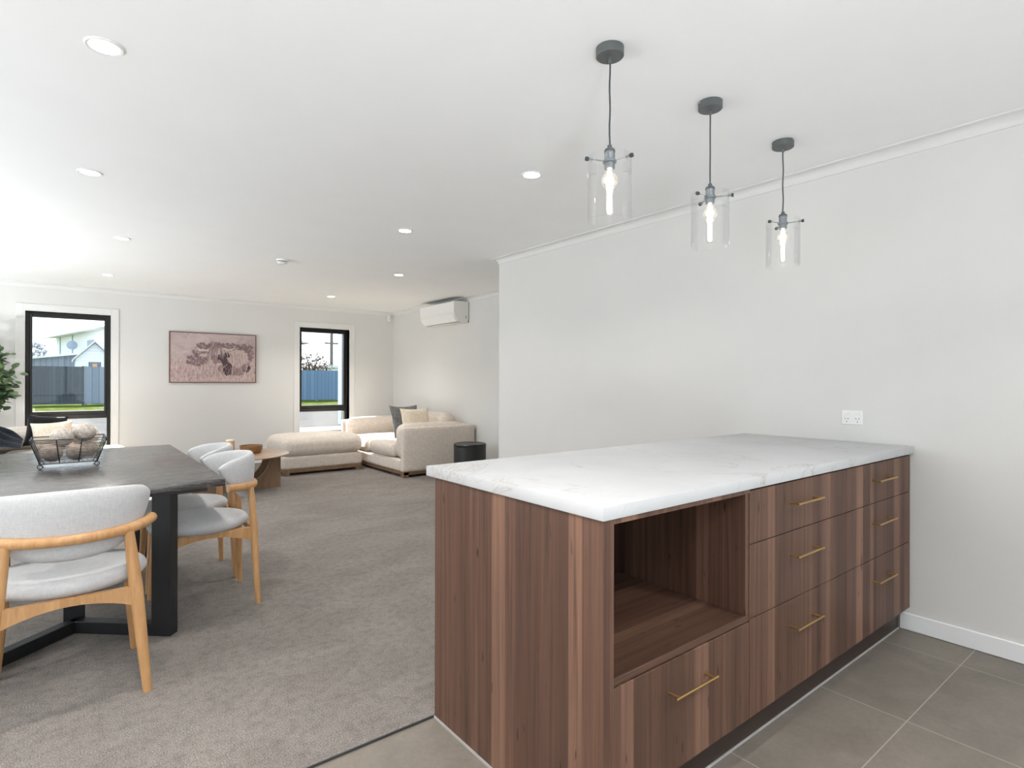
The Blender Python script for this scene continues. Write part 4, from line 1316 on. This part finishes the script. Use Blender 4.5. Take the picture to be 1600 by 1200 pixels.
# two-storey house, standing at an angle
hd = Vector((0.207, -0.978)); hn = Vector((0.978, 0.207))
t = thing('two_storey_house', 'white weatherboard house with a low hipped roof beyond the dark fence', 'house', (-0.62, 60.0, GZ), math.atan2(hd.y, hd.x))
LH, DH, EZ = 14.0, 8.0, 4.85     # local x runs along the wall, local +y into the house
b = BM(); box(b, 0, LH, 0, DH, 0, EZ); obj('house_wall', b, M['white_board'], t)
b = BM()
o_ = 0.65
v = [(-o_, -o_, EZ - 0.05), (LH + o_, -o_, EZ - 0.05), (LH + o_, DH + o_, EZ - 0.05), (-o_, DH + o_, EZ - 0.05), (DH / 2, DH / 2, EZ + 2.0), (LH - DH / 2, DH / 2, EZ + 2.0)]
_merge(b, v, [(0, 1, 5, 4), (1, 2, 5), (2, 3, 4, 5), (3, 0, 4), (3, 2, 1, 0)]); obj('roof', b, M['roof_pale'], t, None, recalc=True)
b = BM(); box(b, -o_ - 0.05, LH + o_, -o_ - 0.12, -o_, EZ - 0.12, EZ + 0.02, 0.01, 1); obj('gutter', b, M['roof_pale'], t)
for x in (1.3, 5.0):
    b = BM(); box(b, x, x + 0.1, -0.06, 0, 0, EZ, 0.01, 1); obj('downpipe', b, M['blue_trim'], t)
b = BM(); box(b, 9.0, 10.6, -0.04, 0.02, 3.0, 4.2, 0.01, 1); w_ = obj('house_window', b, M['blue_trim'], t)
b = BM(); box(b, -0.05, 0.5, -0.5, 0.0, 0, 3.3); obj('chimney_block', b, M['lightfence'], t)

t = thing('satellite_dish', 'round satellite dish fixed to the white house beyond the fence', 'satellite dish', (0.36, 53.0, 3.85), 0)
b = BM()
mt = Matrix.Rotation(math.radians(80), 4, 'X')
lathe(b, [(0, 0.06), (0.15, 0.045), (0.28, 0.012), (0.33, 0.0), (0.33, -0.015), (0.28, -0.003), (0, 0.045)], seg=28, mtx=mt); obj('dish', b, M['blue_trim'], t, 40, recalc=True)
b = BM(); tube(b, [(0, 0, -0.1), (0.05, 0.15, -0.2), (0.20, 0.22, -0.22)], 0.03, 8); obj('mount_arm', b, M['roof_dark'], t)
b = BM(); tube(b, [(0, -0.05, -0.25), (-0.05, -0.45, -0.35)], 0.02, 8); obj('feed_arm', b, M['roof_pale'], t)

t = thing('lean_to', 'low lean-to with a pale sloping roof in front of the white house', 'lean-to', (-3.4, 47.0, GZ))
b = BM(); prism(b, [(0, 0), (4.5, 0), (4.5, 3.05), (0, 2.42)], 'Y', 0, 2.0); obj('lean_to_wall', b, M['lightfence'], t, None, recalc=True)
b = BM(); prism(b, [(-0.3, 2.38), (4.7, 3.08), (4.7, 3.2), (-0.3, 2.5)], 'Y', -0.4, 2.2); obj('lean_to_roof', b, M['roof_pale'], t, None, recalc=True)

t = thing('garden_cottage', 'small white gabled outbuilding peeping over the fence in the left window', 'outbuilding', (1.36, 42.0, GZ))
hw = 0.92
b = BM(); prism(b, [(-hw, 0), (hw, 0), (hw, 2.55), (0, 3.55), (-hw, 2.55)], 'Y', 0, 3.0); obj('gable_wall', b, M['white_board'], t, None, recalc=True)
for s in (-1, 1):
    b = BM(); prism(b, [(0, 3.58), (s * 1.06, 2.44), (s * 1.06, 2.54), (0, 3.70)], 'Y', -0.25, 3.2); obj('roof_slope', b, M['roof_pale'], t, None, recalc=True)
b = BM(); box(b, -0.30, 0.30, -0.04, 0.02, 1.45, 2.40, 0.01, 1); w_ = obj('cottage_window', b, M['roof_dark'], t)
b = BM(); box(b, -0.12, 0.12, -0.06, -0.038, 1.45, 2.30, 0.01, 1); obj('window_blind', b, M['oak'], w_)

def clump_tree(name, lab, loc, crown, r, m, n, seed, size=0.22, twigs=0):
    t = thing(name, lab, 'tree', (*loc, GZ), 0)
    rnd = random.Random(seed)
    b = BM(); tube(b, [(0, 0, 0), (0.05, 0, crown * 0.55), (0, 0.03, crown)], [0.14, 0.1, 0.05], 8); obj('trunk', b, M['twig'], t)
    b = BM()
    for k in range(n):
        while True:
            p = Vector((rnd.uniform(-1, 1), rnd.uniform(-1, 1), rnd.uniform(-1, 1)))
            if p.length < 1:
                break
        q = Vector((p.x * r[0], p.y * r[1], crown + p.z * r[2]))
        leaf(b, q, Vector((rnd.uniform(-1, 1), rnd.uniform(-1, 1), rnd.uniform(-.4, 1))), Vector((rnd.uniform(-1, 1), rnd.uniform(-1, 1), 0.6)), size * rnd.uniform(0.6, 1.4))
    obj('foliage', b, m, t, None)
    if twigs:
        b = BM()
        for k in range(twigs):
            a = rnd.uniform(0, 2 * PI); e = Vector((math.cos(a) * r[0] * rnd.uniform(.4, 1.1), math.sin(a) * r[1], crown + r[2] * rnd.uniform(-0.6, 1.15)))
            s0 = Vector((0, 0, crown * 0.45)); mid = s0.lerp(e, 0.55) + Vector((rnd.uniform(-.1, .1), 0, 0.15))
            tube(b, [s0, mid, e], [0.05, 0.03, 0.008], 5)
        obj('branches', b, M['twig'], t)
    return t
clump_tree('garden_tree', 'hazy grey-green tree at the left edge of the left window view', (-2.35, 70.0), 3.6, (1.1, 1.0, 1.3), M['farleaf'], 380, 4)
clump_tree('bare_tree', 'brown half-bare tree above the blue fence in the right window', (17.1, 50.0), 2.5, (1.7, 1.3, 1.35), M['twig'], 420, 9, 0.17, 46)

t = thing('utility_pole', 'tall utility pole with a cross-arm beyond the blue fence', 'utility pole', (22.5, 60.0, GZ))
b = BM(); tube(b, [(0, 0, 0), (0, 0, 6.6)], [0.2, 0.15], 12); obj('pole', b, M['timberpole'], t)
b = BM(); box(b, -0.75, 0.75, -0.06, 0.06, 5.3, 5.45, 0.01, 1); obj('cross_arm', b, M['timberpole'], t)
for x in (-0.65, 0.65):
    b = BM(); lathe(b, [(0, 5.45), (0.05, 5.45), (0.07, 5.55), (0.03, 5.62), (0, 5.62)], (x, 0, 0), 10); obj('insulator', b, M['roof_pale'], t)
t = thing('white_garage', 'low white garage behind the blue fence, beside the pole', 'garage', (18.6, 52.0, GZ))
b = BM(); box(b, 0, 4.6, 0, 5, 0, 2.55); obj('garage_wall', b, M['white_board'], t)
b = BM(); prism(b, [(-0.2, 2.55), (4.8, 2.55), (4.8, 2.9), (-0.2, 2.75)], 'Y', -0.2, 5.2); obj('garage_roof', b, M['kerb'], t, None, recalc=True)
t = thing('neighbour_house', 'house whose dark eave shows at the left of the right window view', 'house', (8.6, 40.6, GZ))
b = BM(); box(b, 0, 4.1, 0, 4, 0, 4.0); obj('house_wall', b, M['blue_board'], t)
b = BM(); _merge(b, [(-0.6, -0.6, 3.95), (4.9, -0.6, 3.95), (4.9, 4.6, 3.95), (-0.6, 4.6, 3.95), (2.0, 2.0, 5.0), (2.3, 2.0, 5.0)], [(0, 1, 5, 4), (1, 2, 5), (2, 3, 4, 5), (3, 0, 4), (3, 2, 1, 0)]); obj('roof', b, M['roof_dark'], t, None, recalc=True)
t = thing('side_wing', 'blue-grey boarded wing with a pale corner board at the right window edge', 'building wing', (6.42, 16.6, GZ))
b = BM(); box(b, 0.03, 4.0, -7.4, -0.12, 0.0, 3.4); obj('boarded_wall', b, M['blue_board'], t)
b = BM(); box(b, 0.0, 0.12, -0.12, 0.0, 0.0, 3.4, 0.004, 1); box(b, 0.0, 0.03, -0.30, -0.12, 0.0, 3.4, 0.004, 1); obj('corner_board', b, M['blue_trim'], t)
b = BM(); box(b, -0.02, 0.03, -7.4, -0.30, 0.0, 0.40, 0.004, 1); obj('plinth_course', b, M['timberpole'], t)
# ------------------------------------------------------------------ camera
cam = bpy.data.cameras.new('camera'); co = bpy.data.objects.new('camera', cam); COL.objects.link(co)
FPX, CYP, YAW, ROLL = 885.0, 596.7, math.radians(38.23), math.radians(0.137)
cam.sensor_fit = 'HORIZONTAL'; cam.sensor_width = 36.0
cam.lens = 36.0 * FPX / 1600.0
cam.shift_y = -(600 - CYP) / 1600.0
cam.clip_start = 0.05; cam.clip_end = 400
fw_ = Vector((math.sin(YAW), math.cos(YAW), 0)); r0_ = Vector((math.cos(YAW), -math.sin(YAW), 0)); u0_ = Vector((0, 0, 1))
cr, sr = math.cos(ROLL), math.sin(ROLL)
r_ = r0_ * cr + u0_ * sr; u_ = -r0_ * sr + u0_ * cr
mw = Matrix(((r_.x, u_.x, -fw_.x, 0), (r_.y, u_.y, -fw_.y, 0), (r_.z, u_.z, -fw_.z, 1.215), (0, 0, 0, 1)))
co.matrix_world = mw
SC.camera = co

# ------------------------------------------------------------------ light
wd = bpy.data.worlds.new('sky'); SC.world = wd; wd.use_nodes = True
nt = wd.node_tree; bg = nt.nodes['Background']
tc = N(nt, 'ShaderNodeTexCoord'); sp = N(nt, 'ShaderNodeSeparateXYZ'); nt.links.new(tc.outputs['Generated'], sp.inputs[0])
c = ramp(nt, sp.outputs[2], [(0.0, (0.90, 0.95, 1.0)), (0.25, (0.80, 0.90, 1.0)), (1.0, (0.58, 0.76, 1.0))])
nt.links.new(c, bg.inputs[0]); bg.inputs[1].default_value = 1.75

def light(name, kind, loc, energy, col=(1, 1, 1), **kw):
    l = bpy.data.lights.new(name, kind); l.energy = energy; l.color = col
    for k, v in kw.items():
        setattr(l, k, v)
    o = bpy.data.objects.new(name, l); COL.objects.link(o); o.location = loc
    return o
sun = light('sun', 'SUN', (0, 30, 30), 18.0, (1.0, 0.97, 0.93), angle=math.radians(0.6))
sun.rotation_euler = Vector((0.24, -1.0, -0.68)).to_track_quat('-Z', 'Y').to_euler()
for x, y, lab in DL + [(0.105, 0.9, ''), (2.09, -0.6, ''), (0.105, -0.6, ''), (-1.9, 2.47, ''), (-1.9, 5.7, ''), (-1.9, -0.6, '')]:
    o = light('downlight_lamp', 'AREA', (x, y, CEIL - 0.008), (8.0 if x > 2.5 else 4.3) if lab else 12.0, (1.0, 0.955, 0.89), shape='DISK', size=0.09, spread=math.radians(125))
for x, y, z, e in ((-0.5, -1.4, 0.45, 84.0), (-2.9, 2.6, 0.45, 50.0), (-2.7, 6.3, 0.4, 118.0)):   # unseen fill lights, added to brighten the ceiling
    o = light('ceiling_fill_light', 'AREA', (x, y, z), e, (0.90, 0.955, 1.0), shape='DISK', size=0.35)
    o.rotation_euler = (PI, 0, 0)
def portal(loc, sx, sz, rot):
    o = light('sky_portal', 'AREA', loc, 1.0, shape='RECTANGLE', size=sx, size_y=sz)
    o.rotation_euler = rot; o.data.cycles.is_portal = True
for y0, y1 in LO:
    portal((XL - WT, (y0 + y1) / 2, 1.06), y1 - y0, 2.12, (0, -PI / 2, 0)) if False else None
    o = light('sky_portal', 'AREA', (XL - WT - 0.01, (y0 + y1) / 2, 1.06), 1.0, shape='RECTANGLE', size=y1 - y0, size_y=2.14)
    o.rotation_euler = Vector((1, 0, 0)).to_track_quat('-Z', 'Z').to_euler(); o.data.cycles.is_portal = True
for (a, c_), y, d in (((KO[0], KO[1]), YB - WT - 0.01, 1), (W1[:2], YF + WT + 0.01, -1), (W2[:2], YF + WT + 0.01, -1)):
    zz = (KO[2], KO[3]) if d == 1 else (W1[2], W1[3])
    o = light('sky_portal', 'AREA', ((a + c_) / 2, y, sum(zz) / 2), 1.0, shape='RECTANGLE', size=c_ - a, size_y=zz[1] - zz[0])
    o.rotation_euler = Vector((0, d, 0)).to_track_quat('-Z', 'Z').to_euler(); o.data.cycles.is_portal = True

SC.view_settings.view_transform = 'Standard'
SC.view_settings.look = 'None'
SC.view_settings.gamma = 1.0
SC.view_settings.use_curve_mapping = False
SC.view_settings.exposure = 0.6
cy_ = SC.cycles
cy_.max_bounces = 14; cy_.diffuse_bounces = 8; cy_.glossy_bounces = 4; cy_.transparent_max_bounces = 16; cy_.transmission_bounces = 8
cy_.sample_clamp_indirect = 8.0
cy_.caustics_reflective = False; cy_.caustics_refractive = False
cy_.use_denoising = True
